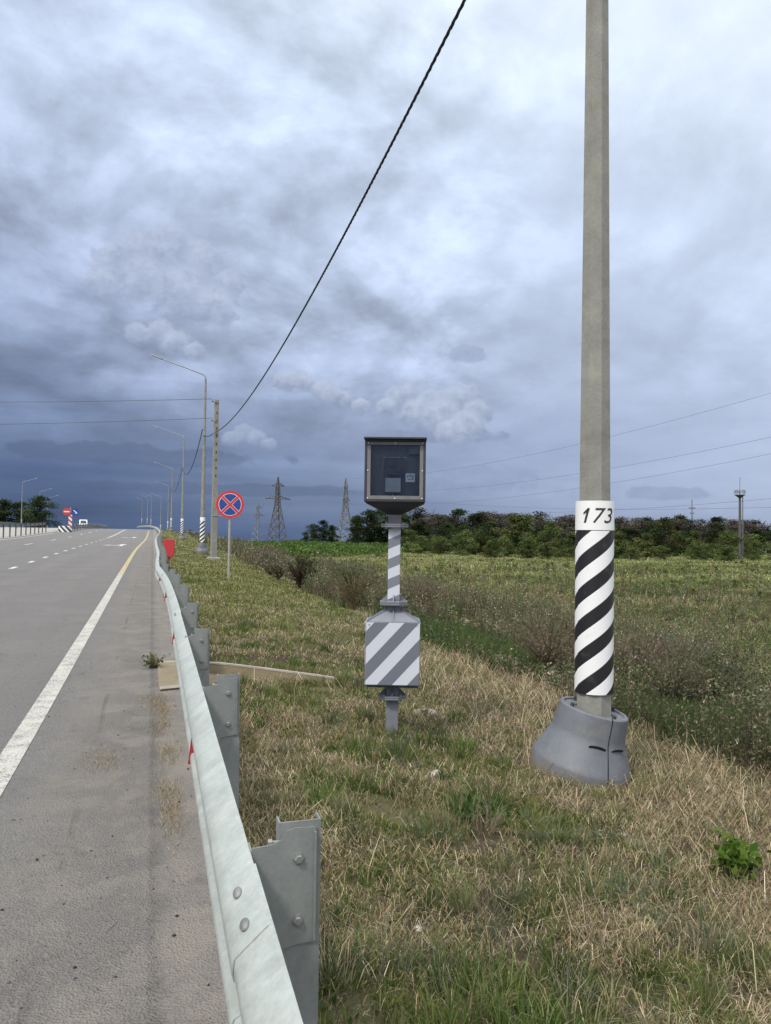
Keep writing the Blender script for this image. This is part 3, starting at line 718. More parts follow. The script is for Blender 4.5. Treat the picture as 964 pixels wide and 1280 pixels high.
for i, y in enumerate((128, 186, 226, 262)):
    lamp(-27.9+float(XC(y)), y, ['nearest lamp post across the road, its arm reaching in at the left edge', 'second lamp post across the road behind the dark trees', 'third lamp post across the road near the red and white column', 'farthest lamp post across the road over the white van'][i], 'lamp posts across the road', rz=math.pi, detail=False)

# ------------------------------------------------------------------ speed camera cabinet
def cabinet():
    z0 = float(zt(2.01, 6.14)); o = empty('speed_camera', (2.01, 6.14, z0), R(-19)); tag(o, 'grey speed camera cabinet on a post above a striped battery box on the verge', 'speed camera')
    G = MATS['grey_paint']
    def post(name, zlo, zhi, mt, w=.104, par=o):
        return MB().box((0, 0, (zlo+zhi)/2), (w, w, zhi-zlo), None, .008).build(name, mt, par)
    def flange(z, up_=True, dn=False):
        mb = MB(); r_ = .128
        mb.lathe([(r_, z-.007), (r_, z+.007)], 8, ph=R(22.5)); mb.lathe([(r_, z-.023), (r_, z-.009)], 8, ph=R(22.5))
        for q in range(4):
            a = q*math.pi/2; M = Matrix.Rotation(a, 4, 'Z')
            if up_: mb.prism([(.052, z+.007), (.115, z+.007), (.052, z+.065)], -.004, .004, M @ Matrix.Rotation(R(90), 4, 'X'))
            if dn: mb.prism([(.052, z-.023), (.115, z-.023), (.052, z-.075)], -.004, .004, M @ Matrix.Rotation(R(90), 4, 'X'))
        f = mb.build('flange', G, o)
        mb = MB()
        for q in range(4):
            a = R(45)+q*math.pi/2
            mb.lathe([(.011, z-.036), (.011, z+.018)], 6, c=(.1*math.cos(a), .1*math.sin(a)))
        build_each(mb, 'bolt', MATS['bolt_steel'], f)
    p1 = post('lower_post', -.12, .44, G); flange(.335, True, False)
    MB().box((.06, -.02, .0), (.26, .2, .02)).build('base_plate', G, p1)
    # striped battery box
    w, d, b, t = .462, .36, .445, .975
    bx = MB().box((0, 0, (b+t)/2), (w, d, t-b), None, .006).build('battery_box', G, o)
    MB().box((0, -d/2-.003, 0+.269), (w-.012, .004, t-b-.012)).build('striped_front', MATS['box_stripes'], bx).location = (0, 0, b)
    mb = MB(); mb.box((-w/2-.002, 0, .269), (.003, d-.012, t-b-.012)); sp = mb.build('striped_side', MATS['box_stripes'], bx); sp.location = (0, 0, b)
    mb = MB(); a = .055
    mb.rings([[(-w/2+.006, -d/2+.006, t+.002), (w/2-.006, -d/2+.006, t+.002), (w/2-.006, d/2-.006, t+.002), (-w/2+.006, d/2-.006, t+.002)], [(-a, -a, t+.085), (a, -a, t+.085), (a, a, t+.085), (-a, a, t+.085)]]); mb.build('sloped_lid', G, bx)
    mb = MB()
    mb.prism([(-.054, t+.088), (-.054, t+.118), (-w/2+.03, t+.02), (-w/2+.01, t+.012)], -.004, .004, Matrix.Translation((0, -.02, 0)) @ Matrix.Rotation(R(90), 4, 'X'))
    mb.prism([(.054, t+.088), (.054, t+.118), (w/2-.03, t+.02), (w/2-.01, t+.012)], -.004, .004, Matrix.Translation((0, -.02, 0)) @ Matrix.Rotation(R(90), 4, 'X'))
    M = Matrix.Rotation(R(90), 4, 'Z'); mb.prism([(-.054, t+.080), (-.054, t+.112), (-d/2+.014, t+.020), (-d/2+.006, t+.008)], -.004, .004, M @ Matrix.Rotation(R(90), 4, 'X'))
    for sx in (-1, 1):                                   # diagonal stiffeners to the front corners
        a0 = math.atan2(-d/2, sx*w/2); M = Matrix.Rotation(a0, 4, 'Z') @ Matrix.Rotation(R(90), 4, 'X'); rr = math.hypot(w/2, d/2)
        mb.prism([(.07, t+.082), (.07, t+.098), (rr-.012, t+.016), (rr-.02, t+.004)], -.003, .003, M)
    build_each(mb, 'stiffener', MATS['frame_grey'] if False else G, bx)
    mb = MB(); mb.box((0, 0, b-.008), (w-.03, d-.03, .016)); mb.build('floor_panel', MATS['cabinet_dark'], bx)
    mb = MB()
    for sx in (-.2, .2):
        mb.lathe([(.006, 0), (.006, .004)], 8, Matrix.Translation((sx, -d/2-.0055, t-.02)) @ Matrix.Rotation(R(90), 4, 'X'))
    build_each(mb, 'screw', MATS['bolt_steel'], bx)
    post('middle_post', 1.02, 1.15, G, .106); flange(1.135, True)
    ps = MB().box((0, 0, .315), (.104, .104, .63), None, .006).build('striped_post', MATS['post_stripes'], o); ps.location = (0, 0, 1.15)
    flange(1.80, False, False); post('neck', 1.78, 1.92, MATS['frame_grey'], .112)
    # camera housing
    W, Dp, B, T = .514, .46, 1.99, 2.515
    h = MB()
    h.box((0, Dp/2-.012, (B+T)/2), (W, .02, T-B)); h.box((-W/2+.009, -.011, (B+T)/2), (.018, Dp-.024, T-B)); h.box((W/2-.009, -.011, (B+T)/2), (.018, Dp-.024, T-B))
    h.box((0, -.026, T+.006), (W+.012, Dp+.05, .012)); h.box((0, -.011, B+.009), (W-.038, Dp-.026, .018)); h.box((0, -.011, T-.01), (W-.038, Dp-.026, .018))
    hs = h.build('housing', MATS['cabinet_dark'], o)
    mb = MB(); mb.rings([[(-W/2+.002, -Dp/2+.02, B-.003), (W/2-.002, -Dp/2+.02, B-.003), (W/2-.002, Dp/2-.01, B-.003), (-W/2+.002, Dp/2-.01, B-.003)], [(-.057, -.057, B-.105), (.057, -.057, B-.105), (.057, .057, B-.105), (-.057, .057, B-.105)]]); mb.build('funnel_base', MATS['cabinet_dark'], hs)
    fy = -Dp/2+.012; mb = MB(); fw_ = .030; x0, x1, zb, zt_ = -W/2+.020, W/2-.020, B+.020, T-.022
    mb.box(((x0+x1)/2, fy, zb+fw_/2), (x1-x0, .012, fw_)); mb.box(((x0+x1)/2, fy, zt_-fw_*.4), (x1-x0, .012, fw_*.8)); mb.box((x0+fw_/2, fy, (zb+zt_)/2), (fw_, .0115, zt_-zb-fw_*1.9)); mb.box((x1-fw_/2, fy, (zb+zt_)/2), (fw_, .0115, zt_-zb-fw_*1.9))
    fr = mb.build('window_frame', MATS['frame_grey'], hs)
    mb = MB()
    for px_, pz_ in ((x0+.008, zb+.008), (0, zb+.008), (x1-.008, zb+.008), (x0+.008, zt_-.008), (0, zt_-.008), (x1-.008, zt_-.008), (x0+.008, (zb+zt_)/2), (x1-.008, (zb+zt_)/2)):
        mb.lathe([(.0055, 0), (.005, .004), (.002, .005)], 10, Matrix.Translation((px_, fy-.006, pz_)) @ Matrix.Rotation(R(90), 4, 'X'))
    build_each(mb, 'screw', MATS['sign_white'], fr)
    MB().box(((x0+x1)/2, fy+.0, (zb+zt_)/2), (x1-x0-2*fw_-.002, .004, zt_-zb-1.9*fw_)).build('window_glass', MATS['window_glass'], hs)
    yi = fy+.075
    mb = MB(); mb.box((0, yi+.02, (B+T)/2), (W-.04, .01, T-B-.06)); mb.box((.165, yi-.02, 2.44), (.095, .03, .085)); mb.build('inner_panel', MATS['cabinet_inside'], hs)
    cu = MB().box((-.006, yi-.01, 2.29), (.165, .05, .148), None, .008); cu.box((-.03, yi-.04, 2.31), (.05, .02, .05), None, .006); cu.box((.035, yi-.04, 2.27), (.04, .02, .06), None, .006)
    c_ = cu.build('camera_unit', MATS['device_dark'], hs)
    mb = MB(); mb.box((-.006, yi-.04, 2.366), (.10, .006, .005)); mb.box((-.085, yi-.04, 2.366), (.03, .006, .005)); mb.box((.075, yi-.04, 2.366), (.03, .006, .005)); mb.bar((-.096, yi-.04, 2.36), (-.104, yi-.04, 2.24), .004); mb.bar((.084, yi-.04, 2.36), (.078, yi-.04, 2.27), .004)
    for sx in (-.07, .05): mb.lathe([(.006, 0), (.005, .005)], 8, Matrix.Translation((sx, yi-.037, 2.21)) @ Matrix.Rotation(R(90), 4, 'X'))
    mb.build('bracket', MATS['post_steel'], c_)
    pl = MB().box((-.016, yi-.035, 2.131), (.132, .04, .122), None, .005).build('control_box', MATS['device_grey'], hs)
    mb = MB(); mb.tube([(-.02, yi-.03, 2.07), (-.025, yi-.035, 2.05), (.0, yi-.035, 2.035), (.0, yi-.02, 2.02)], .005, 6); mb.tube([(-.04, yi-.02, 2.07), (-.08, yi-.02, 2.03), (-.15, yi-.015, 2.06)], .004, 6); mb.build('cable', MATS['post_steel'], pl)
    st = MB().box((.128, fy+.006, 2.194), (.078, .004, .072)).build('label_sticker', MATS['sticker'], hs)
    mb = MB()
    for k, (sx, sz, sw, sh) in enumerate(((.128, 2.213, .014, .012), (.148, 2.212, .018, .004), (.148, 2.204, .018, .004), (.142, 2.194, .03, .004), (.108, 2.204, .012, .014), (.120, 2.178, .022, .006), (.148, 2.180, .012, .012))):
        mb.box((sx, fy+.0035, sz), (sw, .001, sh))
    build_each(mb, 'print', MATS['device_dark'], st)
cabinet()

# ------------------------------------------------------------------ no-stopping sign, red box
RX90 = Matrix.Rotation(R(90), 4, 'X')
def flat(poly, y, mt, name, par):
    mb = MB(); mb.prism(poly, -y, -y+.0015, RX90); return mb.build(name, mt, par)
def circ(r_, n=48, c=(0, 0)): return [(c[0]+r_*math.cos(2*math.pi*k/n), c[1]+r_*math.sin(2*math.pi*k/n)) for k in range(n)]
def nostop():
    x, y = 2.42, 24.77; z = float(zt(x, y)); o = empty('no_stopping_sign', (x, y, z), R(-4)); tag(o, 'round blue no-stopping sign with red border and red cross on a grey post', 'road sign')
    MB().lathe([(.038, -.1), (.038, 2.85), (.0, 2.86)], 12).build('post', MATS['post_steel'], o, True)
    h = 2.43; r_ = .45
    mb = MB(); mb.lathe([(r_, 0), (r_, .012)], 48, Matrix.Translation((0, -.045, h)) @ RX90); f = mb.build('sign_plate', MATS['sign_red'], o)
    def lay(poly, k, mt, name):
        q = flat([(a, b) for a, b in poly], 0, mt, name, f); q.location = (0, -.059-.002*k, h); return q
    lay(circ(.365), 0, MATS['sign_white'], 'white_ring')
    for q in range(4):
        g = .050; R_ = .350; t0 = math.asin(g/R_); pts = [(g, g)]+[(R_*math.cos(a), R_*math.sin(a)) for a in np.linspace(t0, math.pi/2-t0, 14)]
        an = q*math.pi/2+math.pi/4; lay([(a*math.cos(an)-b*math.sin(an), a*math.sin(an)+b*math.cos(an)) for a, b in pts], 1, MATS['sign_blue'], 'blue_field')
    for k, an in enumerate((R(45), R(135))):
        L_, w_ = .358, .037; lay([(a*math.cos(an)-b*math.sin(an), a*math.sin(an)+b*math.cos(an)) for a, b in ((-L_, -w_), (L_, -w_), (L_, w_), (-L_, w_))], 1+.9*k+.5, MATS['sign_red'], 'red_cross')
    mb = MB(); mb.box((0, -.03, h+.2), (.3, .02, .03)); mb.box((0, -.03, h-.2), (.3, .02, .03)); build_each(mb, 'clamp', MATS['post_steel'], o)
nostop()
def redbox():
    x, y = .60, 28.; z = float(zt(x, y)); o = empty('marker_box', (x, y, z), R(6)); tag(o, 'plain red upright box on a short post just behind the guardrail', 'marker box')
    MB().box((0, 0, .2), (.06, .05, .5)).build('post', MATS['rust'], o)
    b = MB().box((0, 0, .78), (.37, .12, .64), None, .012).build('box', MATS['red_box'], o)
    MB().box((0, -.063, .78), (.33, .006, .60)).build('door', MATS['red_box'], b)
redbox()

# ------------------------------------------------------------------ square concrete pole, cables
cpx, cpy = 3.13, 40.27; cpz = float(zt(cpx, cpy))
cp = empty('utility_pole', (cpx, cpy, cpz), R(10)); tag(cp, 'square weathered concrete utility pole with dark notches beside a striped lamp post', 'utility pole')
mb = MB(); mb.rings([[(sx*w/2, sy*w/2, z) for sx, sy in ((-1, -1), (1, -1), (1, 1), (-1, 1))] for z, w in ((-.1, .30), (8.45, .20))]); pole_ = mb.build('pole', MATS['pole_concrete'], cp)
mb = MB()
for k in range(9): mb.box((.0, -.121+.0035*k*.5, 4.4+.42*k), (.055, .012, .13))
build_each(mb, 'notch', MATS['dark_slot'], pole_)
mb = MB(); mb.box((.0, -.16, 6.68), (.06, .10, .10)); mb.box((-.14, -.12, 8.32), (.3, .05, .04)); mb.box((-.14, -.12, 7.3), (.3, .05, .04)); build_each(mb, 'bracket', MATS['bolt_steel'], cp)
mb = MB(); mb.lathe([(.04, 8.33), (.055, 8.37), (.03, 8.4), (.05, 8.43), (.02, 8.47)], 10, c=(-.26, -.12)); build_each(mb, 'insulator', MATS['insulator'], cp)
mb = MB(); mb.lathe([(.04, 7.31), (.055, 7.35), (.03, 7.38), (.05, 7.41), (.02, 7.45)], 10, c=(-.26, -.12)); build_each(mb, 'insulator', MATS['insulator'], cp)
mb = MB(); mb.box((.35, -.15, 2.3), (1.0, .03, .04)); mb.build('crossbar', MATS['post_steel'], cp)
MB().box((0, 0, .02), (.62, .5, .16), None, .03).build('footing', MATS['dark_slot'] if False else MATS['grey_concrete'], cp)

def sag_pts(a, b, sag, n=60):
    a = Vector(a); b = Vector(b); return [a.lerp(b, t)-Vector((0, 0, 4*sag*t*(1-t))) for t in np.linspace(0, 1, n)]
def twisted(name, a, b, sag, r_, label, cat='cable', pitch=.42, n=420):
    mb = MB(); pts = sag_pts(a, b, sag, n); L = (Vector(b)-Vector(a)).length; d = (Vector(b)-Vector(a)).normalized(); u = d.cross(Vector((0, 0, 1))).normalized(); w_ = u.cross(d)
    for q in range(3):
        mb.tube([p+(u*math.cos(2*math.pi*(i/n*L/pitch+q/3))+w_*math.sin(2*math.pi*(i/n*L/pitch+q/3)))*r_*.62 for i, p in enumerate(pts)], r_*.62, 5)
    org = Vector(a); mb.v = [tuple(Vector(v)-org) for v in mb.v]
    o = mb.build(name, MATS['cable_black'], None, 'all'); o.location = org; return tag(o, label, cat)
twisted('overhead_cable', (3.14, 5.1, 7.78), (3.1, 40.1, 6.97), 1.0, .018, 'thick black twisted cable sagging from the numbered lamp post to the square concrete pole')
twisted('overhead_cable', (3.05, 40.3, 6.97), (2.80, 45.5, 7.45), .12, .020, 'short black cable from the square concrete pole to the second lamp post', n=60)
for i, (a, b) in enumerate(((1, 2), (2, 3), (3, 4))):
    A_, B_ = lamp_objs[a].location, lamp_objs[b].location
    twisted('overhead_cable', (A_.x-.12, A_.y, A_.z+7.4), (B_.x-.12, B_.y, B_.z+7.4), 1.5, .024, ['black cable sagging between the second and third lamp posts', 'black cable sagging between the third and fourth lamp posts', 'black cable sagging between the fourth and fifth lamp posts'][i], n=120, pitch=2)
def wire(a, b, sag, r_, label, n=40):
    mb = MB(); org = Vector(a); mb.tube([p-org for p in sag_pts(a, b, sag, n)], r_, 5); o = mb.build('power_line', MATS['wire_grey'], None, 'all'); o.location = org; return tag(o, label, 'power line')
wire((2.86, 40.1, cpz+8.47), (-30, 46.2, 7.95), .35, .014, 'upper thin wire crossing above the road from the top of the concrete pole')
wire((2.86, 40.1, cpz+7.45), (-30, 46.2, 6.55), .35, .014, 'lower thin wire crossing above the road from the concrete pole')

# ------------------------------------------------------------------ pylons and power lines over the meadow
def pylon(x, y, H, label, rz, base_z=None, arms=((26, 8.6), (33.5, 4.5)), mt='lattice'):
    z = float(zt(x, y)) if base_z is None else base_z; o = empty('pylon', (x, y, z), rz); tag(o, label, 'pylon', 'lattice pylons beyond the meadow')
    lv = [(0, 4.4), (5, 3.75), (10, 3.05), (15, 2.3), (19.5, 1.65), (23, 1.2), (26, 1.05), (28.5, .95), (31, .85), (33.5, .72), (H, .12)]
    mb = MB(); cs = ((-1, -1), (1, -1), (1, 1), (-1, 1))
    for (z0, a), (z1, b) in zip(lv, lv[1:]):
        for k in range(4):
            c, d = cs[k], cs[(k+1) % 4]
            mb.bar((c[0]*a, c[1]*a, z0), (c[0]*b, c[1]*b, z1), .42)
            mb.bar((c[0]*a, c[1]*a, z0), (d[0]*b, d[1]*b, z1), .22); mb.bar((d[0]*a, d[1]*a, z0), (c[0]*b, c[1]*b, z1), .22)
            mb.bar((c[0]*b, c[1]*b, z1), (d[0]*b, d[1]*b, z1), .22)
    tw = mb.build('lattice_tower', MATS[mt], o)
    for h, L in arms:
        w_ = np.interp(h, [q[0] for q in lv], [q[1] for q in lv])
        for s in (-1, 1):
            mb = MB(); tip = (s*L, 0, h-.1)
            for sy in (-1, 1):
                mb.bar((s*w_, sy*w_, h), tip, .24); mb.bar((s*w_, sy*w_, h+1.7), tip, .20)
                for t in (.3, .6):
                    mb.bar((s*(w_+(L-w_)*t), sy*w_*(1-t), h), (s*(w_+(L-w_)*(t-.15)), sy*w_*(1-t+.118), h+1.7*(1-t+.118)), .09)
            mb.build('crossarm', MATS[mt], o)
            mb = MB(); mb.tube([(s*L, 0, h-.1), (s*L, 0, h-2.2)], .09, 6); build_each(mb, 'insulator', MATS['insulator'], o)
    mb = MB()
    for c in cs: mb.box((c[0]*4.4, c[1]*4.4, .1), (1.1, 1.1, .8))
    build_each(mb, 'footing', MATS['grey_concrete'], o); return o
pA = pylon(69, 429, 38.8, 'rust grey lattice pylon with wide crossarms, nearer of the two beside the round sign', R(20), mt='lattice_rust')
pB = pylon(106.5, 417.5, 38.5, 'pale lattice pylon standing among dark trees left of the camera cabinet', R(60))
pC = pylon(92, 684, 38.8, 'smaller and farther lattice pylon right next to the round sign', R(40))
tips = [(-8.6, 23.8), (8.6, 23.8), (-4.5, 31.3), (4.5, 31.3), (0, 38.3)]
for i, (tx, tz) in enumerate(tips):
    M = pB.matrix_basis; a = M @ Vector((tx, 0, tz))
    b = [Vector((161.9, 121.3, 28.6)), Vector((162.2, 121.7, 14.8)), Vector((155, 116, 25.3+6)), Vector((157.4, 118, 10.4)), Vector((156.7, 117.2, 43.6))][i]
    wire(a, b, [7, 6, 7, 5, 7][i], .036, 'thin power line over the meadow, %s' % ['third from the top at the right edge', 'second lowest where it meets the right edge', 'second from the top at the right edge', 'lowest where it meets the right edge', 'topmost where it meets the right edge'][i], 50)
for i, (tx, tz) in enumerate(((-8.6, 23.8), (8.6, 23.8))):
    a = pA.matrix_basis @ Vector((tx, 0, tz)); b = pC.matrix_basis @ Vector((tx, 0, tz)); wire(a, b, 6, .05, ['left-hand', 'right-hand'][i]+' thin line strung between the two pylons near the round sign', 30)

def mast():
    x, y = 105.6, 113.7; z = float(zt(x, y)); o = empty('floodlight_mast', (x, y, z), R(-30)); tag(o, 'tall rusty floodlight mast with a railed top platform and side ladder above the treeline', 'mast')
    MB().lathe([(.32, -.2), (.28, 4), (.20, 11.6), (.19, 12.3)], 12).build('pole', MATS['lattice_rust'], o, True)
    mb = MB(); mb.lathe([(.2, 11.6), (.75, 12.08), (.95, 12.15), (.95, 12.23), (.2, 12.28)], 16); p = mb.build('platform', MATS['lattice_rust'], o)
    mb = MB()
    for k in range(10):
        a = k*.628; mb.bar((.9*math.cos(a), .9*math.sin(a), 12.2), (.9*math.cos(a), .9*math.sin(a), 13.1), .05)
    mb.lathe([(.93, 13.05), (.93, 13.12), (.88, 13.12), (.88, 13.05), (.93, 13.05)], 20, cap=False); mb.build('railing', MATS['lattice'], p)
    for a in (0, 1.6, 3.1, 4.7):
        mb = MB(); mb.box((.8*math.cos(a), .8*math.sin(a), 12.85), (.4, .35, .4), None, .05); mb.build('floodlight', MATS['lamp_grey'], p)
    mb = MB(); mb.tube([(0, 0, 12.2), (0, 0, 15.6)], .05, 6); mb.build('antenna', MATS['lattice'], o)
    mb = MB()
    for s in (-.2, .2): mb.bar((.5, s, 1), (.5, s, 12.3), .06)
    for k in range(34): mb.bar((.5, -.2, 1.2+k*.33), (.5, .2, 1.2+k*.33), .05)
    for k in range(6): mb.bar((.3, 0, 2+k*1.8), (.5, 0, 2+k*1.8), .05)
    mb.build('ladder', MATS['lattice'], o)
mast()
def smallmast(x, y, h, label):
    z = float(zt(x, y)); o = empty('antenna_mast', (x, y, z)); tag(o, label, 'mast')
    MB().tube([(0, 0, 0), (0, 0, h)], [.28, .12], 8).build('pole', MATS['lattice'], o)
    mb = MB(); mb.box((0, 0, h-2.5), (2.2, .3, .3)); mb.box((0, 0, h-4), (1.4, .3, .3)); mb.build('crossarm', MATS['lattice'], o)
smallmast(150, 180, 15.5, 'thin grey mast rising from the treeline between the numbered post and the railed mast')
smallmast(143, 120, 11.5, 'thin pole with short crossarms in the bushes right of the railed mast')

# ------------------------------------------------------------------ traffic island column, van, concrete posts
def island():
    x, y = -10.1, 104; z = float(P(y)); o = empty('island_column', (x, y, z), R(4)); tag(o, 'red and white striped island column carrying a no-entry sign and a blue arrow sign', 'road sign')
    MB().box((0, 0, 1.05), (.42, .42, 2.3), None, .03).build('striped_column', MATS['red_white_stripes'], o)
    def disc(cx_, mt, name):
        mb = MB(); mb.lathe([(.47, 0), (.47, .02)], 32, Matrix.Translation((cx_, -.24, 2.62)) @ RX90); return mb.build(name, mt, o)
    d1 = disc(-.46, MATS['sign_red'], 'no_entry_plate'); MB().box((-.46, -.268, 2.62), (.66, .006, .16)).build('white_bar', MATS['sign_white'], d1)
    d2 = disc(.56, MATS['sign_blue'], 'arrow_plate'); M = Matrix.Translation((.56, -.268, 2.62)) @ Matrix.Rotation(R(45), 4, 'Y')
    mb = MB(); mb.box((-.06, 0, 0), (.44, .006, .1), M); mb.prism([(.12, -.17), (.34, 0), (.12, .17)], -.003, .003, M @ RX90); mb.build('arrow', MATS['sign_white'], d2)
    mb = MB(); mb.bar((-.46, -.2, 2.62), (.56, -.2, 2.62), .06); mb.tube([(0, 0, 2.1), (0, 0, 3.2)], .05, 8); mb.build('sign_bracket', MATS['post_steel'], o)
    x2 = -10.6; b = empty('barrier_end', (x2, 103.2, float(P(103)))); tag(b, 'black and white striped barrier end block at the foot of the striped column', 'barrier end')
    mb = MB(); mb.lathe([(.55, -.05), (.55, .72), (.5, .76)], 20, Matrix.Diagonal((1.5, 1, 1, 1))); mb.build('striped_block', MATS['black_white_stripes'], b)
    MB().box((0, 0, .80), (1.3, .7, .05), None, .02).build('cap', MATS['grey_plastic'], b)
island()
def van():
    y = 213; x = -17.5; o = empty('van', (x, y, float(P(y))+.30), R(6)); tag(o, 'small white van coming along the opposite carriageway beyond the barrier', 'van')
    mb = MB(); prof = [(-2.5, .45), (-2.5, 1.05), (-2.2, 1.2), (-1.5, 2.1), (-1.2, 2.3), (2.4, 2.3), (2.5, 2.1), (2.5, .45)]
    rs = []
    for xx, k in ((-.95, .96), (-.88, 1.0), (.88, 1.0), (.95, .96)): rs.append([(xx, a, .45+(b-.45)*k) for a, b in prof])
    mb.rings(rs); b = mb.build('body', MATS['van_white'], o)
    mb = MB(); mb.add([(-.78, -2.17, 1.27), (.78, -2.17, 1.27), (.70, -1.53, 2.12), (-.70, -1.53, 2.12), (-.78, -2.12, 1.27), (.78, -2.12, 1.27), (.70, -1.48, 2.12), (-.70, -1.48, 2.12)], [(0, 1, 2, 3), (7, 6, 5, 4), (0, 4, 5, 1), (1, 5, 6, 2), (2, 6, 7, 3), (3, 7, 4, 0)]); mb.build('windscreen', MATS['van_glass'], b)
    MB().box((0, -2.51, .8), (1.0, .04, .22)).build('grille', MATS['van_glass'], b)
    for s in (-1, 1):
        MB().box((s*.7, -2.51, .95), (.3, .04, .2), None, .01).build('headlight', MATS['lamp_glass'], b); MB().box((s*1.06, -1.7, 1.5), (.16, .08, .26), None, .02).build('mirror', MATS['van_glass'], b)
        for yy in (-1.6, 1.5):
            w = MB().lathe([(.2, -.1), (.34, -.1), (.35, 0), (.34, .1), (.2, .1)], 18, Matrix.Translation((s*.84, yy, .35)) @ Matrix.Rotation(R(90), 4, 'Y')).build('wheel', MATS['tyre'], o)
van()
for i, (u_, h_) in enumerate(((-28.6, 6.2), (-27.6, 6.0))):
    y = (185, 203)[i]; x = (-33.3, -31.2)[i]
    o = empty('concrete_post', (x, y, float(zt(x, y)))); tag(o, ['plain grey concrete post in front of the dark trees, left of two', 'plain grey concrete post in front of the dark trees, right of two'][i], 'post')
    mb = MB(); mb.rings([[(sx*w/2, sy*w/2, z) for sx, sy in ((-1, -1), (1, -1), (1, 1), (-1, 1))] for z, w in ((-.2, .42), (h_, .3))]); mb.build('shaft', MATS['grey_concrete'], o)
    MB().box((0, 0, h_+.05), (.5, .1, .1)).build('cap', MATS['lattice'], o)

# ------------------------------------------------------------------ trees
def pix_ground(u, d):
    """ground position on a bearing: lateral offset u (photo columns at 930 px focal length) and distance ahead"""
    r = (u-482)/930*d; return r*math.cos(YAW)+d*math.sin(YAW), d*math.cos(YAW)-r*math.sin(YAW)
def tree_proto(seed, H, Wd, trunk_h, cols, wts, nc, nl, ls, dens=1., low=.12, bare=0.):
    g = np.random.default_rng(seed); lob = g.random(8)*6.28
    mb = MB(); mb.tube([(0, 0, -.3), (.05*Wd, 0, H*.3), (0, .05*Wd, H*.6), (0, 0, H*.9)], [H*.022, H*.018, H*.011, H*.003], 7)
    cen = []
    for k in range(nc):
        for _ in range(30):
            t = g.random(); z = low+(1-low)*t
            env = (math.sin(math.pi*min(1, .12+.88*t**.8)))**.55
            a = g.random()*6.283; rr = math.sqrt(g.random())
            e2 = env*(.72+.28*math.sin(2*a+lob[0])+.18*math.sin(3*a+lob[1]+5*t))*(.8+.35*math.sin(9*t+lob[2]+a))
            if g.random() < .35+.65*rr: break
        cen.append((Wd/2*rr*e2*math.cos(a), Wd/2*rr*e2*math.sin(a), H*z*.97))
    cen = np.array(cen)
    for k in range(0, nc, max(1, nc//16)):
        c = cen[k]; zb = max(.12*H, c[2]*.55); mb.tube([(0, 0, zb), (c[0]*.5, c[1]*.5, (zb+c[2])/2+.1*H*.2), tuple(c)], [H*.008, H*.005, H*.002], 5)
    if bare:
        for k in range(int(bare)):
            a = g.random()*6.28; z0 = H*(.45+.4*g.random()); L = H*(.12+.14*g.random()); mb.tube([(0, 0, z0), (math.cos(a)*L*.6, math.sin(a)*L*.6, z0+L*.6), (math.cos(a)*L*.75, math.sin(a)*L*.75, min(H*1.02, z0+L*1.3))], [H*.006, H*.004, H*.0015], 5)
    trunk = mb.mesh('trunk', MATS['bark'])
    cr = (.07+.06*g.random(nc))*(H+Wd)/2
    idx = np.repeat(np.arange(nc), nl); n = len(idx); dv = g.normal(size=(n, 3)); dv /= np.linalg.norm(dv, axis=1)[:, None]
    c = cen[idx]+dv*(cr[idx]*g.random(n)**.45)[:, None]*np.array([1.15, 1.15, .8]); c[:, 2] = np.maximum(c[:, 2], .05)
    colc = pal(nc, cols, wts, .22)[idx]*np.exp(g.normal(0, .14, (n, 1)))
    o = soup('crown', leaves(c, ls*(.6+.8*g.random(n)), .5, .7), LF, colc, MATS['leaf']); me = o.data; bpy.data.objects.remove(o)
    return trunk, me
DKG = [(.024, .038, .017), (.034, .050, .021), (.050, .066, .028)]; BSH = [(.066, .088, .032), (.085, .106, .038), (.115, .125, .048), (.045, .064, .026)]
GRY = [(.068, .060, .048), (.088, .076, .062), (.046, .050, .034), (.11, .094, .078)]
PROTO = {'dark': [tree_proto(10+i, 10, 7.2+i*.6, 1, DKG, (3, 3, 1), 76, 64, .31) for i in range(4)],
         'bush': [tree_proto(30+i, 5, 5.6+.5*i, .3, BSH, (3, 3, 2, 2), 64, 62, .22, low=.03) for i in range(6)],
         'grey': [tree_proto(50+i, 9, 5.2+.4*i, 2, GRY, (3, 3, 3, 1), 64, 46, .24, low=.15, bare=18) for i in range(4)]}
def tree(name, x, y, kind, h, label, group, wide=1., rz=None, k=None):
    tr, cr = PROTO[kind][random.randrange(len(PROTO[kind])) if k is None else k]; base = {'dark': 10, 'bush': 5, 'grey': 9}[kind]
    o = empty(name, (x, y, float(zt(x, y, False))-.1), random.random()*6.28 if rz is None else rz); s = h/base; o.scale = (s*wide, s*wide, s); tag(o, label, 'bush' if kind == 'bush' else 'tree', group)
    link('trunk', tr, o); link('crown', cr, o); return o
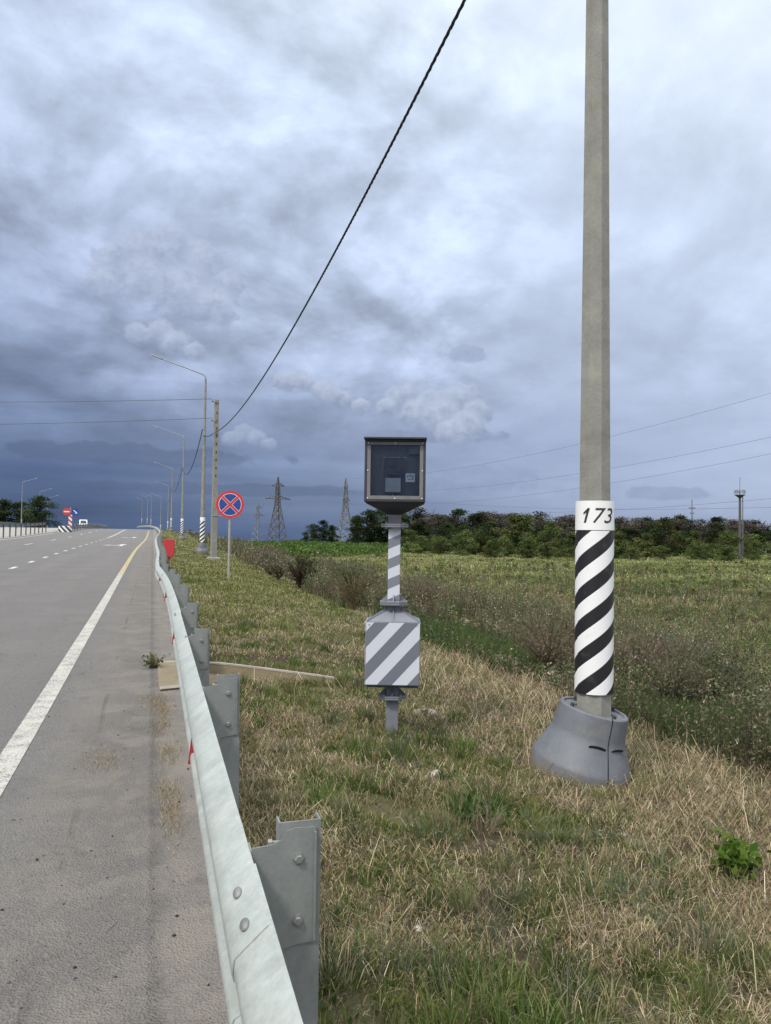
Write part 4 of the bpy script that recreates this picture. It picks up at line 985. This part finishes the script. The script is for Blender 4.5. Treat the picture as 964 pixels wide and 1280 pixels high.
# clump left of the pylon
for u, d, h, lb in ((392, 276, 8.0, 'leftmost dark tree of the small clump between pylon and camera cabinet'), (404, 284, 9.3, 'tallest dark tree of the small clump left of the pale pylon'), (416, 279, 7.6, 'dark tree of the small clump, nearest the pale pylon'), (383, 285, 4.8, 'low dark bushy tree at the left foot of the small clump')):
    x, y = pix_ground(u, d); tree('broadleaf_tree', x, y, 'dark', h, lb, 'dark trees in the small clump by the pylon', 1.35)
for u, d, h, lb in ((447, 236, 10.2, 'dark tree just right of the pale pylon, left end of the main wood'), (461, 228, 11.4, 'tall dark tree left of the camera cabinet post'), (476, 236, 12.0, 'tall dark tree directly behind the camera cabinet post'), (505, 226, 10.6, 'tall dark tree just right of the camera cabinet post'), (522, 232, 10.9, 'dark tree second to the right of the camera cabinet post'), (491, 240, 11.6, 'dark tree in the rear row behind the camera cabinet post')):
    x, y = pix_ground(u, d); tree('broadleaf_tree', x, y, 'dark', h, lb, 'dark trees behind the camera cabinet', 1.5)
i = 0
for row, (d0, n, h0) in enumerate(((186, 26, 7.0), (204, 26, 9.4), (228, 26, 11.3))):
    for k in range(n):
        u = 520+(1010-520)*(k+.5*(row % 2))/(n-1)+random.uniform(-7, 7); d = d0+random.uniform(-6, 6); x, y = pix_ground(u, d)
        kind = 'dark' if (row == 0 and random.random() < .6) or random.random() < .10 else 'grey'
        h = (h0+random.uniform(-.9, .8))*(1.04-.16*max(0, (u-600)/400))
        lab = 'dark green broadleaf tree in the distant wood beyond the meadow' if kind == 'dark' else 'thin crowned greyish tree in the distant wood beyond the meadow'
        tree('broadleaf_tree' if kind == 'dark' else 'sparse_tree', x, y, kind, h, lab, 'dark green trees of the distant wood' if kind == 'dark' else 'greyish trees of the distant wood', 2.1 if kind == 'grey' else 1.6)
for row, (d0, n, h0) in enumerate(((132, 15, 2.8), (146, 19, 4.6), (162, 15, 6.2))):
    for k in range(n):
        u = 512+(1010-512)*(k+.5*(row % 2))/(n-1)+random.uniform(-6, 6); d = d0+random.uniform(-5, 5)+max(0, (640-u))*.18
        if u < 560 and row == 0: d += 14
        x, y = pix_ground(u, d)
        tree('shrub', x, y, 'bush', h0*random.choice((.5, .7, .85, 1., 1.1, 1.3))*random.uniform(.9, 1.1), 'green leafy bush in the belt of bushes along the far edge of the meadow', 'bushes along the far edge of the meadow', random.uniform(1.0, 1.7))
for u, d, h, lb in ((4, 178, 7.2, 'dark tree at the left edge beyond the far barrier'), (26, 182, 7.0, 'dark tree behind the left concrete post across the road'), (50, 176, 7.9, 'round dark tree at the right end of the clump across the road'), (-14, 181, 7.4, 'dark tree of the clump across the road, cut by the left edge')):
    x, y = pix_ground(u, d); t = tree('broadleaf_tree', x, y, 'dark', h, lb, 'dark trees across the road', 1.9)

# ------------------------------------------------------------------ grass, straw, weeds
AZ0, AZ1 = R(-33), R(36)
def polar(n, d0, d1, pw=1.):
    if pw == 1: d = np.exp(rng.uniform(math.log(d0), math.log(d1), n))
    else: d = (rng.uniform(d0**(1-pw+0), d1**(1-pw+0), n))**(1/(1-pw))
    a = rng.uniform(AZ0, AZ1, n)+YAW; return d*np.sin(a), d*np.cos(a), d
def keep(X, Y, lo, hi, soft=.35):
    s = X-XC(Y); e = (fbm(X*.8, Y*.5+30, 3)-.5)*soft*4
    k = (s > lo) & (s+e < hi) & ~in_chute(X, Y+.06) & ~in_chute(X, Y-.06)
    k &= np.hypot(X-3.22, Y-5.08) > .36
    k &= np.hypot(X-1.99, Y-6.14) > .06
    return k
# mown grass
GREENS = [(.098, .132, .032), (.150, .168, .048), (.062, .088, .026), (.200, .196, .070), (.115, .134, .062)]
DRYS = [(.40, .335, .215), (.30, .245, .155), (.21, .170, .112), (.50, .43, .30), (.215, .20, .115)]
X, Y, d = polar(680000, 1.6, 190); k = keep(X, Y, .50, 5.0); X, Y, d = X[k], Y[k], d[k]
g, dr = patch(X, Y); far_ = sstep(7, 18, d)
fine = fbm(X*4.5+20, Y*4.5+3, 3)
bare = fbm(X*2.6+70, Y*2.6+8, 4); k = (rng.random(len(X)) < np.clip(1.15-.8*sstep(.55, .70, bare)*(1-.8*far_)-.15*dr*(1-far_), .15, 1)); X, Y, d, g, dr, far_, fine = (q[k] for q in (X, Y, d, g, dr, far_, fine))
k = rng.random(len(X)) < 1-.94*sstep(.53, .61, fbm(X*5.5+5, Y*5.5+91, 4))*(1-.85*far_); X, Y, d, g, dr, far_, fine = (q[k] for q in (X, Y, d, g, dr, far_, fine))
n = len(X); gg = np.clip(.55*g+.45*sstep(.38, .62, fine)+.12*far_, 0, 1)*(1-.45*sstep(2.6, 4.6, X)*(1-sstep(8, 14, Y)))
isg = rng.random(n) < .37+.20*far_+.52*gg
cg = pal(n, GREENS, (3, 3, 2, 2.4, 1.6)); cd = pal(n, DRYS, (2.2, 3.2, 3, .6, 2.6))
C = np.where(isg[:, None], cg, cd)
tall = sstep(.45, .62, fbm(X*1.7+11, Y*1.7+60, 3))
h = np.where(isg, .025+.04*rng.random(n)+.085*tall*(.3+.7*gg)*rng.random(n), .02+.06*rng.random(n))*(1+.3*far_)
lean = np.where(isg, .2+.75*rng.random(n), .62+.375*rng.random(n))
w = (.0020+.0022*rng.random(n)*isg)+.00080*d
soup('grass', blades(X, Y, zt(X, Y)-.006, h, w, lean, rng.random(n)*6.283), BF, C, MATS['grass'])
tag(bpy.data.objects['grass'], 'short mown grass, half green and half dry, on the verge', 'grass', kind='stuff')
# finer green tufts
nt_ = 560; tx, ty, td = polar(nt_*3, 2., 14); k = keep(tx, ty, .6, 4.9); tx, ty, td = tx[k][:nt_], ty[k][:nt_], td[k][:nt_]
gp, _ = patch(tx, ty); m_ = 55; idx = np.repeat(np.arange(len(tx)), m_); n = len(idx); a = rng.random(n)*6.28; r_ = rng.random(n)**.7*(.04+.12*rng.random(len(tx))**1.5)[idx]
hh = (.06+.15*rng.random(len(tx))**1.6+.04*gp)[idx]*(.5+.6*rng.random(n)); x = tx[idx]+r_*np.cos(a); y = ty[idx]+r_*np.sin(a)
base = pal(len(tx), [(.070, .112, .030), (.11, .145, .045), (.125, .145, .085), (.25, .22, .14), (.15, .165, .07)], (3, 3, 2.4, 1.2, 2.5))[idx]
soup('grass_tufts', blades(x, y, zt(x, y)-.005, hh, .0022+.0006*td[idx], .12+.7*rng.random(n), a+rng.normal(0, .6, n)), BF, base*np.exp(rng.normal(0, .16, (n, 1))), MATS['grass'])
tag(bpy.data.objects['grass_tufts'], 'taller green grass tufts scattered through the mown verge', 'grass', kind='stuff')
cen = [(3.30+.40*math.cos(a), 5.06+.40*math.sin(a)) for a in np.linspace(0, 6.28, 60)]+[(2.01+.09*math.cos(a), 6.14+.09*math.sin(a)) for a in np.linspace(0, 6.28, 10)]
cen += [(float(q), float(np.interp(q, CH_FAR[:, 0], CH_FAR[:, 1]))+.16) for q in np.linspace(.5, 2.2, 22)]+[(float(q), float(np.interp(q, CH_NEAR[:, 0], CH_NEAR[:, 1]))-.14) for q in np.linspace(.5, 2.2, 34)]
cen += [(.42+.1*k_/3, 2.1+2.15*j) for j in range(6) for k_ in range(4)]
cen = np.array(cen); m_ = 60; idx = np.repeat(np.arange(len(cen)), m_); n = len(idx); x = cen[idx, 0]+rng.normal(0, .05, n); y = cen[idx, 1]+rng.normal(0, .05, n); kk = ~in_chute(x, y) & (x > .42); x, y = x[kk], y[kk]; n = len(x)
soup('foot_grass', blades(x, y, zt(x, y)-.01, .03+.10*rng.random(n)**1.5, .003+.003*rng.random(n), .1+.8*rng.random(n), rng.random(n)*6.28), BF, pal(n, GREENS+DRYS[:3], (2, 2, 1, 2, 1, 2.4, 3, 2.5)), MATS['grass'])
tag(bpy.data.objects['foot_grass'], 'grass crowding the feet of the posts, the lamp base and the drain', 'grass', kind='stuff')
# straw lying on the verge
X, Y, d = polar(420000, 1.7, 40); k = keep(X, Y, .50, 5.3); X, Y, d = X[k], Y[k], d[k]; g, dr = patch(X, Y)
edge = sstep(2.2, 4.6, X)*(1-sstep(9, 16, Y)); hump = np.exp(-((np.hypot(X-3.3, Y-5.0)-.75)/.5)**2)
mat_ = sstep(.5, .66, fbm(X*2.1+33, Y*2.1+71, 4))
k = rng.random(len(X)) < np.clip(.16+.65*mat_+.10*dr+.62*edge+.6*hump-.22*g, .04, 1)*(1-.8*sstep(10, 25, Y)); X, Y, d, dr, edge = X[k], Y[k], d[k], dr[k], edge[k]; n = len(X)
C = pal(n, [(.43, .365, .25), (.34, .28, .17), (.24, .19, .115), (.56, .49, .34), (.13, .105, .07)], (2.6, 4, 3.4, .7, 2), .2)
L = .03+.11*rng.random(n)**2+.24*(rng.random(n) < .035+.14*edge)*rng.random(n); az = rng.random(n)*6.283
soup('straw', blades(X, Y, zt(X, Y)+.004+.045*rng.random(n)*(.5+edge), L, .0014+.0005*d+.0008*rng.random(n), .935+.064*rng.random(n), az), BF, C, MATS['grass'])
tag(bpy.data.objects['straw'], 'cut dry straw lying over the mown verge', 'straw', kind='stuff')
# coarse pale stalks round the numbered lamp post and along the mown edge
n = 2200; X = rng.uniform(1.6, 6.0, n); Y = rng.uniform(2.6, 11, n); pk = np.clip(sstep(2.8, 4.6, X+.12*(Y-5)), .02, 1); k = (rng.random(n) < pk) & keep(X, Y, .6, 5.8); X, Y = X[k], Y[k]; n = len(X)
C = pal(n, [(.50, .43, .30), (.42, .34, .22), (.32, .25, .16)], (2, 3, 2), .15)
soup('stalks', blades(X, Y, zt(X, Y)+.01+.04*rng.random(n), .14+.34*rng.random(n), .004+.003*rng.random(n), .7+.298*rng.random(n)**.4, rng.random(n)*6.28), BF, C, MATS['grass'])
tag(bpy.data.objects['stalks'], 'coarse pale dry stalks heaped along the mown edge near the lamp post', 'straw', kind='stuff')
# small broad leaves
nr = 380; X, Y, d = polar(nr*3, 2.4, 16); k = keep(X, Y, .55, 5.0); X, Y, d = X[k], Y[k], d[k]; gp, _ = patch(X, Y); k = rng.random(len(X)) < .12+.7*gp; X, Y, d = X[k], Y[k], d[k]
m_ = 9; idx = np.repeat(np.arange(len(X)), m_); n = len(idx); r_ = .02+.08*rng.random(n); a = rng.random(n)*6.28; x = X[idx]+r_*np.cos(a); y = Y[idx]+r_*np.sin(a)
soup('leafy_weeds', leaves(np.stack([x, y, zt(x, y)+.012+.05*rng.random(n)], 1), .016+.026*rng.random(n), 1.6, .6), LF, pal(n, [(.065, .10, .03), (.09, .12, .06), (.10, .13, .045)], (3, 2, 2)), MATS['grass'])
tag(bpy.data.objects['leafy_weeds'], 'small broad leaved weeds low in the mown grass', 'weeds', kind='stuff')

def weeds(name, X, Y, h, kind_p, lw, label, cat, m_=12, lscale=1.):
    """tall stems with side leaves and seed heads"""
    n = len(X); Z = zt(X, Y)-.01; kd = rng.choice(len(kind_p), n, p=np.array(kind_p)/sum(kind_p)); az = rng.random(n)*6.28; lean = .05+.35*rng.random(n)**2
    STC = np.array([(.095, .072, .055), (.085, .09, .055), (.33, .275, .18), (.085, .13, .045)]); LFC = np.array([(.150, .122, .085), (.128, .148, .078), (.33, .28, .19), (.095, .145, .048)]); TPC = np.array([(.24, .195, .15), (.36, .335, .27), (.34, .29, .19), (.13, .165, .06)])
    jit = np.exp(rng.normal(0, .2, (n, 1))); V1 = blades(X, Y, Z, h, lw*.7, lean, az); C1 = STC[kd]*jit
    idx = np.repeat(np.arange(n), m_); q = len(idx); t = .18+.82*rng.random(q)**.8
    px_ = X[idx]+np.cos(az[idx])*h[idx]*lean[idx]*t**1.5; py_ = Y[idx]+np.sin(az[idx])*h[idx]*lean[idx]*t**1.5; pz = Z[idx]+h[idx]*t*.96
    a = rng.random(q)*6.28; r_ = h[idx]*(.03+.13*rng.random(q))*(1.15-.6*t); top = rng.random(q) < .02+.22*(t > .88)
    c = np.stack([px_+np.cos(a)*r_, py_+np.sin(a)*r_, pz+r_*.4], 1); sz = (.012+.022*rng.random(q))*lscale+lw[idx]*1.5
    C2 = np.where((top & (t > .7))[:, None], TPC[kd[idx]], LFC[kd[idx]])*jit[idx]*np.exp(rng.normal(0, .15, (q, 1)))
    V2 = leaves(c, sz, .4, .45)
    # side twigs from the stem to every third leaf
    k = np.arange(0, q, 3); tw = np.zeros((len(k), 5, 3)); b0 = np.stack([px_[k], py_[k], pz[k]-.06*h[idx[k]]], 1); wv = np.zeros((len(k), 3)); wv[:, 0] = lw[idx[k]]*.25; wv[:, 1] = lw[idx[k]]*.25
    tw[:, 0] = b0-wv; tw[:, 1] = b0+wv; tw[:, 2] = (b0+c[k])/2+wv*.8; tw[:, 3] = (b0+c[k])/2-wv*.8; tw[:, 4] = c[k]
    V = np.concatenate([V1, tw, np.concatenate([V2, V2[:, 3:4]], 1)]); C = np.concatenate([C1, C1[idx[k]], C2])
    # leaves reuse the five-point layout: quad plus a sliver
    o = soup(name, V, BF, C, MATS['grass']); return tag(o, label, cat, kind='stuff')
# ditch belt
X, Y, d = polar(150000, 5.5, 130); s = X-XC(Y); e = (fbm(X*.8, Y*.4+60, 3)-.5)*1.2; k = (s+e > 4.75) & (s < 17) & (rng.random(len(X)) < .22+.78*np.exp(-((s-8)/4.)**2)) & (np.hypot(X-3.2, Y-5.1) > .5) & ((((X-6.0)/1.0)**2+((Y-6.6)/1.2)**2) > 1); X, Y, d, s = X[k], Y[k], d[k], s[k]
pc = fbm(X/2.2, Y/3.5+9, 3); k = rng.random(len(X)) < sstep(.33, .52, pc)+.12; X, Y, d, s = X[k], Y[k], d[k], s[k]
h = (.34+.60*rng.random(len(X)))*(.5+.9*sstep(.4, .62, fbm(X/1.7+5, Y/2.5, 3)))*(.75+.35*sstep(5, 7, s))
weeds('tall_weeds', X, Y, h, (4.6, 4.2, 1.3, 1.8), .002+.0008*d, 'tall dry and grey green weeds in the ditch beyond the mown verge', 'weeds', 15)
# lush green strips in the ditch
def lush(name, cx_, cy_, rx_, ry_, n, hh, label, cols=((.055, .092, .030), (.078, .115, .042), (.13, .145, .065))):
    a = rng.random(n)*6.28; r_ = np.sqrt(rng.random(n)); X = cx_+rx_*r_*np.cos(a)+.25*rng.normal(size=n); Y = cy_+ry_*r_*np.sin(a)+.35*rng.normal(size=n); d = np.hypot(X, Y); k = X-XC(Y) > 4.5; X, Y, d = X[k], Y[k], d[k]; n = len(X)
    o = soup(name, blades(X, Y, zt(X, Y)-.01, hh*(.45+.75*rng.random(n)), .004+.0008*d, .1+.6*rng.random(n), rng.random(n)*6.28), BF, pal(n, cols, (3, 3, 1.5)), MATS['grass']); tag(o, label, 'grass', kind='stuff')
lush('lush_grass', 5.6, 13.0, .5, 3.6, 16000, .40, 'lush green grass strip in the ditch just right of the striped battery box')
lush('lush_grass', 6.15, 6.7, .85, 1.0, 22000, .30, 'lush green grass patch in the ditch at the right edge beyond the lamp post')
lush('lush_grass', 6.4, 24, .8, 5, 5000, .32, 'lush green grass strip along the ditch farther up')
# meadow
X, Y, d = polar(420000, 10, 270); s = X-XC(Y); k = (s > 8.5) & ((X-XC(Y)) < 400) & (rng.random(len(X)) < sstep(8.5, 13, s)); X, Y, d = X[k], Y[k], d[k]; n = len(X)
C = field_col(X, Y)*np.exp(rng.normal(0, .34, (n, 1)))*np.exp(rng.normal(0, .09, (n, 3)))*1.15*np.array((.95, 1.03, 1.))
fl = rng.random(n); fw1 = sstep(.50, .66, fbm(X/9+31, Y/6+7, 3)); kf = fl < .05*fw1*(1-.5*sstep(60, 120, d)); C[kf] = np.array((.48, .46, .40)); ky = fl > .9975; C[ky] = np.array((.50, .40, .04))
h = (.10+.26*rng.random(n))*(.5+1.1*fbm(X/2.5, Y/2, 3)); w = .008+.0012*d*(.6+.8*rng.random(n))
soup('meadow_grass', blades(X, Y, zt(X, Y)-.02, h, w, .2+.75*rng.random(n), rng.random(n)*6.28), BF, C, MATS['grass'])
tag(bpy.data.objects['meadow_grass'], 'rough meadow grass in tan, olive and yellow green bands', 'grass', kind='stuff')
X, Y, d = polar(26000, 11, 90); s = X-XC(Y); pc = fbm(X/6+13, Y/4+2, 3); k = (s > 10) & (rng.random(len(X)) < sstep(.47, .6, pc)*(.35+.65*(1-sstep(25, 60, d)))); X, Y, d = X[k], Y[k], d[k]
weeds('meadow_weeds', X, Y, .35+.45*rng.random(len(X)), (3, 4, 1.2, 1.6), .002+.0009*d, 'pale headed weeds scattered through the near meadow', 'weeds', 13, 1.0)
# low weed clumps all over the meadow
nc_ = 5200; X, Y, d = polar(nc_*3, 9, 150); s = X-XC(Y); k = (s > 6.5) & (rng.random(len(X)) < (.18+.82*sstep(.44, .60, fbm(X/7+3, Y/5+44, 3)))*(1-.8*sstep(40, 90, d))); X, Y, d = X[k][:nc_], Y[k][:nc_], d[k][:nc_]; nc_ = len(X)
m_ = 60; idx = np.repeat(np.arange(nc_), m_); n = len(idx); Rr = .14+.38*rng.random(nc_)**1.5*(1+.01*d); Hh = (.22+.46*rng.random(nc_)**1.6)
a = rng.random(n)*6.28; q = np.sqrt(rng.random(n)); zz = rng.random(n)**.7; x = X[idx]+Rr[idx]*q*np.cos(a)*(1.15-.5*zz); y = Y[idx]+Rr[idx]*q*np.sin(a)*(1.15-.5*zz)
cc = pal(nc_, [(.090, .115, .044), (.13, .145, .062), (.06, .08, .03), (.17, .14, .09), (.15, .16, .085)], (3, 3, 2, 2, 2), .2)[idx]*np.exp(rng.normal(0, .22, (n, 1)))
tp = (rng.random(n) < .10) & (zz > .75) & ((rng.random(nc_) < .7*sstep(.5, .66, fbm(X/9+31, Y/6+7, 3)))[idx]); cc[tp] = np.array((.36, .335, .27))
soup('weed_clumps', leaves(np.stack([x, y, zt(x, y)+Hh[idx]*zz], 1), (.018+.03*rng.random(n))+.0016*d[idx], .3, .45), LF, cc, MATS['grass'])
tag(bpy.data.objects['weed_clumps'], 'low olive and brown weed clumps scattered over the meadow', 'weeds', kind='stuff')
# green scrub below the skyline
n = 60000; u = rng.uniform(285, 560, n); dd = rng.uniform(120, 300, n); r_ = (u-482)/930*dd; X = r_*math.cos(YAW)+dd*math.sin(YAW); Y = dd*math.cos(YAW)-r_*math.sin(YAW)
k = (X-XC(Y) > 16) & (rng.random(n) < sstep(.36, .5, fbm(X/9, Y/14, 3))+.25) & (dd > 120+np.maximum(0, (u-420))*.55); X, Y, dd = X[k], Y[k], dd[k]; n = len(X)
hz = .25+1.35*sstep(.35, .7, fbm(X/5+3, Y/7, 3))
soup('green_scrub', leaves(np.stack([X, Y, zt(X, Y, False)+hz*rng.random(n)**.6], 1), .35+.4*rng.random(n), .9, .7), LF, pal(n, [(.075, .125, .034), (.10, .155, .044), (.055, .09, .03)], (3, 3, 1.5)), MATS['grass'])
tag(bpy.data.objects['green_scrub'], 'bright green low scrub along the brow of the meadow', 'scrub', kind='stuff')

# single plants one can point at
def plant(name, x, y, label, cat, H, Wd, nst, nl, ls, cols, wts, stem=(.12, .09, .06), flop=.5):
    z = float(P(y)) if x < .4 else float(zt(x, y)); o = empty(name, (x, y, z)); tag(o, label, cat)
    a = rng.random(nst)*6.28; tilt = rng.random(nst)**.6*Wd/2; hh = H*(.55+.45*rng.random(nst)); mb = MB(); P_ = []
    for k in range(nst):
        e = np.array((math.cos(a[k])*tilt[k], math.sin(a[k])*tilt[k], hh[k]*(1-flop*.35*tilt[k]/(Wd/2)))); m1 = e*np.array((.4, .4, .6)); mb.tube([(0, 0, -.02), tuple(m1), tuple(e)], [.006*H+.002, .005*H+.0015, .001], 5)
        t = .25+.75*rng.random(nl)**.8; pts = np.where(t[:, None] < .6, m1*(t/.6)[:, None], m1+(e-m1)*((t-.6)/.4)[:, None]); P_.append(pts+rng.normal(size=(nl, 3))*ls*.7)
    st = mb.mesh('stems', None); st.materials.append(mat('stem_'+str(len(MATS)), stem, .9)); link('stems', st, o)
    c = np.concatenate(P_); c[:, 2] = np.maximum(c[:, 2], .01); n = len(c)
    soup('foliage', leaves(c, ls*(.6+.8*rng.random(n)), .6, .55), LF, pal(n, cols, wts), MATS['grass'], o); return o
plant('dead_bush', 4.55, 23.6, 'dark brown dead bush standing at the ditch edge right of the round sign', 'bush', 1.15, .9, 46, 26, .07, [(.055, .040, .028), (.038, .028, .02), (.085, .062, .042)], (3, 2, 1), (.05, .032, .022))
plant('green_bush', 4.95, 24.6, 'dark green weed bush behind the dead brown bush', 'bush', 1.3, 1.2, 40, 30, .09, [(.04, .06, .022), (.06, .08, .03), (.09, .10, .05)], (3, 2, 1))
plant('weed_bush', 4.9, 18.2, 'grey green twiggy weed bush at the ditch edge left of the battery box', 'bush', 1.15, 1.5, 80, 22, .045, [(.10, .095, .05), (.14, .115, .06), (.075, .085, .04)], (3, 2, 2), (.15, .11, .065))
plant('weed_bush', 4.5, 27.5, 'pale headed thistle bush just right of the no-stopping sign post', 'bush', 1.05, 1.6, 60, 22, .06, [(.11, .10, .065), (.30, .27, .22), (.07, .08, .035)], (3, 1.3, 2), (.12, .1, .06))
plant('weed_bush', 5.6, 21.5, 'brownish seeding weed bush in the ditch behind the mown edge', 'bush', 1.0, 1.5, 60, 22, .05, [(.12, .095, .055), (.09, .09, .045), (.19, .15, .10)], (3, 2, 1), (.13, .1, .06))
for q, (x, y, H_, W_, c_, lb) in enumerate([(5.3, 16.2, .95, 1.3, 0, 'twiggy olive weed bush directly left behind the battery box'), (6.6, 17.5, 1.0, 1.7, 1, 'brown seeding weed bush farther back in the ditch behind the battery box'), (4.7, 30.5, 1.0, 1.7, 2, 'pale grey weed bush beyond the no-stopping sign'), (5.0, 34, 1.1, 2.0, 1, 'brownish weed bush far up the ditch edge'),
        (6.4, 11.2, .9, 1.5, 0, 'olive weed bush in the ditch between battery box and lamp post'), (7.6, 12.5, 1.0, 1.8, 1, 'reddish brown weed bush in the ditch left of the striped sleeve'), (6.9, 9.4, .9, 1.5, 1, 'brown twiggy weed bush just behind the striped sleeve'), (8.4, 10.4, 1.0, 1.8, 2, 'pale headed weed bush right of the striped sleeve'),
        (9.6, 12.4, 1.0, 2.0, 2, 'broad pale headed weed bush at the right edge of the meadow'), (6.3, 7.9, .8, 1.2, 0, 'dark olive weed bush in the ditch right behind the lamp base'), (5.6, 9.7, .8, 1.2, 1, 'brown weed bush in the ditch left behind the lamp base'), (7.1, 8.2, .85, 1.3, 3, 'dark green weed bush right of the lamp base'), (8.8, 8.6, .8, 1.4, 3, 'leafy dark green bush at the right edge above the green grass'), (5.4, 20.2, 1.1, 1.5, 3, 'dark green weed bush at the ditch edge left of the battery box'), (7.6, 21, 1.1, 2.2, 2, 'wide grey weed bush in the ditch above the battery box'), (9.5, 27, 1.2, 2.6, 1, 'wide brown weed bush well behind the battery box')]):
    cs = ([(.115, .125, .062), (.085, .10, .045), (.16, .14, .085)], [(.14, .105, .07), (.11, .10, .055), (.19, .15, .105)], [(.13, .13, .085), (.28, .26, .205), (.10, .11, .06)], [(.055, .085, .028), (.075, .105, .038), (.04, .06, .02)])[c_]
    plant('weed_bush', x, y, lb, 'bush', H_*1.2, W_*1.1, 100, 24, .024+.0013*y, cs, (3, 2, 2), (.09, .07, .05))
plant('leafy_plant', 3.02, 3.28, 'bright green broad leaved plant at the lower right in dry grass', 'plant', .24, .26, 26, 11, .055, [(.070, .125, .020), (.095, .15, .028), (.05, .09, .018)], (3, 2, 1), (.08, .12, .03))
plant('leafy_plant', 3.32, 3.10, 'smaller bright green leafy plant cut by the right edge', 'plant', .16, .18, 16, 9, .048, [(.070, .125, .020), (.095, .15, .028)], (3, 2), (.08, .12, .03))
plant('leafy_plant', 1.86, 4.10, 'dark green leafy clump in the middle of the mown grass', 'plant', .14, .46, 34, 9, .042, [(.045, .085, .02), (.06, .105, .028), (.035, .065, .02)], (3, 2, 2), (.07, .1, .03))
plant('green_bush', 7.9, 9.2, 'dense green bush with pale flower heads at the right edge beyond the lamp post', 'bush', .75, 1.5, 50, 26, .07, [(.05, .075, .03), (.07, .09, .04), (.34, .33, .27)], (3, 2, .8))
plant('shoulder_weed', .05, 9.0, 'small scruffy weed growing at the drain on the asphalt shoulder', 'plant', .17, .40, 20, 10, .035, [(.085, .10, .035), (.16, .14, .06), (.06, .08, .03)], (3, 2, 2), (.14, .12, .06))
# dry wisps blown onto the shoulder
n = 2000; k = rng.integers(0, 7, n); cxs = np.array([.12, .10, .15, .13, -.28, .08, .14])[k]; cys = np.array([6.9, 6.35, 5.6, 4.75, 5.5, 7.25, 4.3])[k]; X = cxs+rng.normal(0, .045, n)*np.array([1, 1, 1, 1, 2.2, 1.6, .8])[k]; Y = cys+rng.normal(0, .17, n); kk = X < .33; X, Y = X[kk], Y[kk]; n = len(X)
soup('dry_wisps', blades(X, Y, P(Y)+.004+.012*rng.random(n), .015+.055*rng.random(n), .002+.0012*rng.random(n), .965+.034*rng.random(n), rng.random(n)*6.28), BF, pal(n, [(.36, .29, .17), (.26, .2, .12), (.16, .13, .08)], (3, 3, 2)), MATS['grass'])
tag(bpy.data.objects['dry_wisps'], 'dry grass wisps and dust blown along the shoulder beside the rail', 'straw', kind='stuff')
# pebbles on the shoulder
n = 900; X = rng.uniform(-2.2, .3, n); Y = np.exp(rng.uniform(math.log(1.5), math.log(14), n)); sz = .003+.006*rng.random(n)**3; c = np.stack([X, Y, P(Y)+sz*.3], 1)
oct_ = np.array([(1, 0, 0), (0, 1, 0), (-1, 0, 0), (0, -1, 0), (0, 0, .8), (0, 0, -.8)]); V = c[:, None]+oct_[None]*sz[:, None, None]*(.6+.8*rng.random((n, 6, 1)))
soup('gravel', V, [(0, 1, 4), (1, 2, 4), (2, 3, 4), (3, 0, 4), (1, 0, 5), (2, 1, 5), (3, 2, 5), (0, 3, 5)], pal(n, [(.06, .058, .055), (.16, .15, .14), (.28, .26, .22)], (3, 3, 1)), MATS['grass'])
tag(bpy.data.objects['gravel'], 'loose grit scattered over the asphalt shoulder', 'gravel', kind='stuff')
def stone(x, y, sz, label, mt, seed):
    bm = bmesh.new(); bmesh.ops.create_icosphere(bm, subdivisions=3, radius=1); g = np.random.default_rng(seed); o3 = g.random(3)*9
    for v in bm.verts:
        k = 1+.35*(float(fbm(np.array(v.co.x*1.3+o3[0]+v.co.z), np.array(v.co.y*1.3+o3[1]), 3))-.5); v.co = Vector((v.co.x*sz[0]*k, v.co.y*sz[1]*k, max(-.5, min(.62, v.co.z))*sz[2]*k))
    me = bpy.data.meshes.new('stone'); bm.to_mesh(me); bm.free(); me.materials.append(MATS[mt]); me.shade_smooth(); o = link('stone', me); o.location = (x, y, float(zt(x, y))+sz[2]*.25); o.rotation_euler = (0, 0, seed); tag(o, label, 'stone')
stone(2.62, 6.98, (.13, .11, .045), 'flat pinkish stone in the grass right of the cabinet post', 'stone_pink', 3)
stone(1.98, 5.02, (.05, .04, .03), 'small pale stone in the mown grass nearer than the cabinet', 'stone_pale', 4)
stone(1.12, 3.02, (.02, .017, .015), 'tiny white pebble in bare soil at the bottom', 'stone_pale', 5)
stone(2.75, 3.9, (.022, .018, .015), 'tiny white pebble in straw near the lower right plant', 'stone_pale', 6)
# a twig and a straw lying on the shoulder
def twig(pts, r_, label):
    mb = MB(); org = Vector(pts[0]); mb.tube([Vector(p)-org for p in pts], [r_, r_*.9, r_*.6], 6); o = mb.build('twig', MATS['bark'], None, True); o.location = org; tag(o, label, 'twig')
twig([(-.50, 2.62, .006), (-.46, 2.52, .010), (-.40, 2.46, .006)], .003, 'thin brown twig lying on the asphalt shoulder at the lower left')
twig([(-.14, 3.2, .005), (-.11, 3.25, .007), (-.09, 3.30, .005)], .0025, 'short pale straw stem lying on the shoulder')
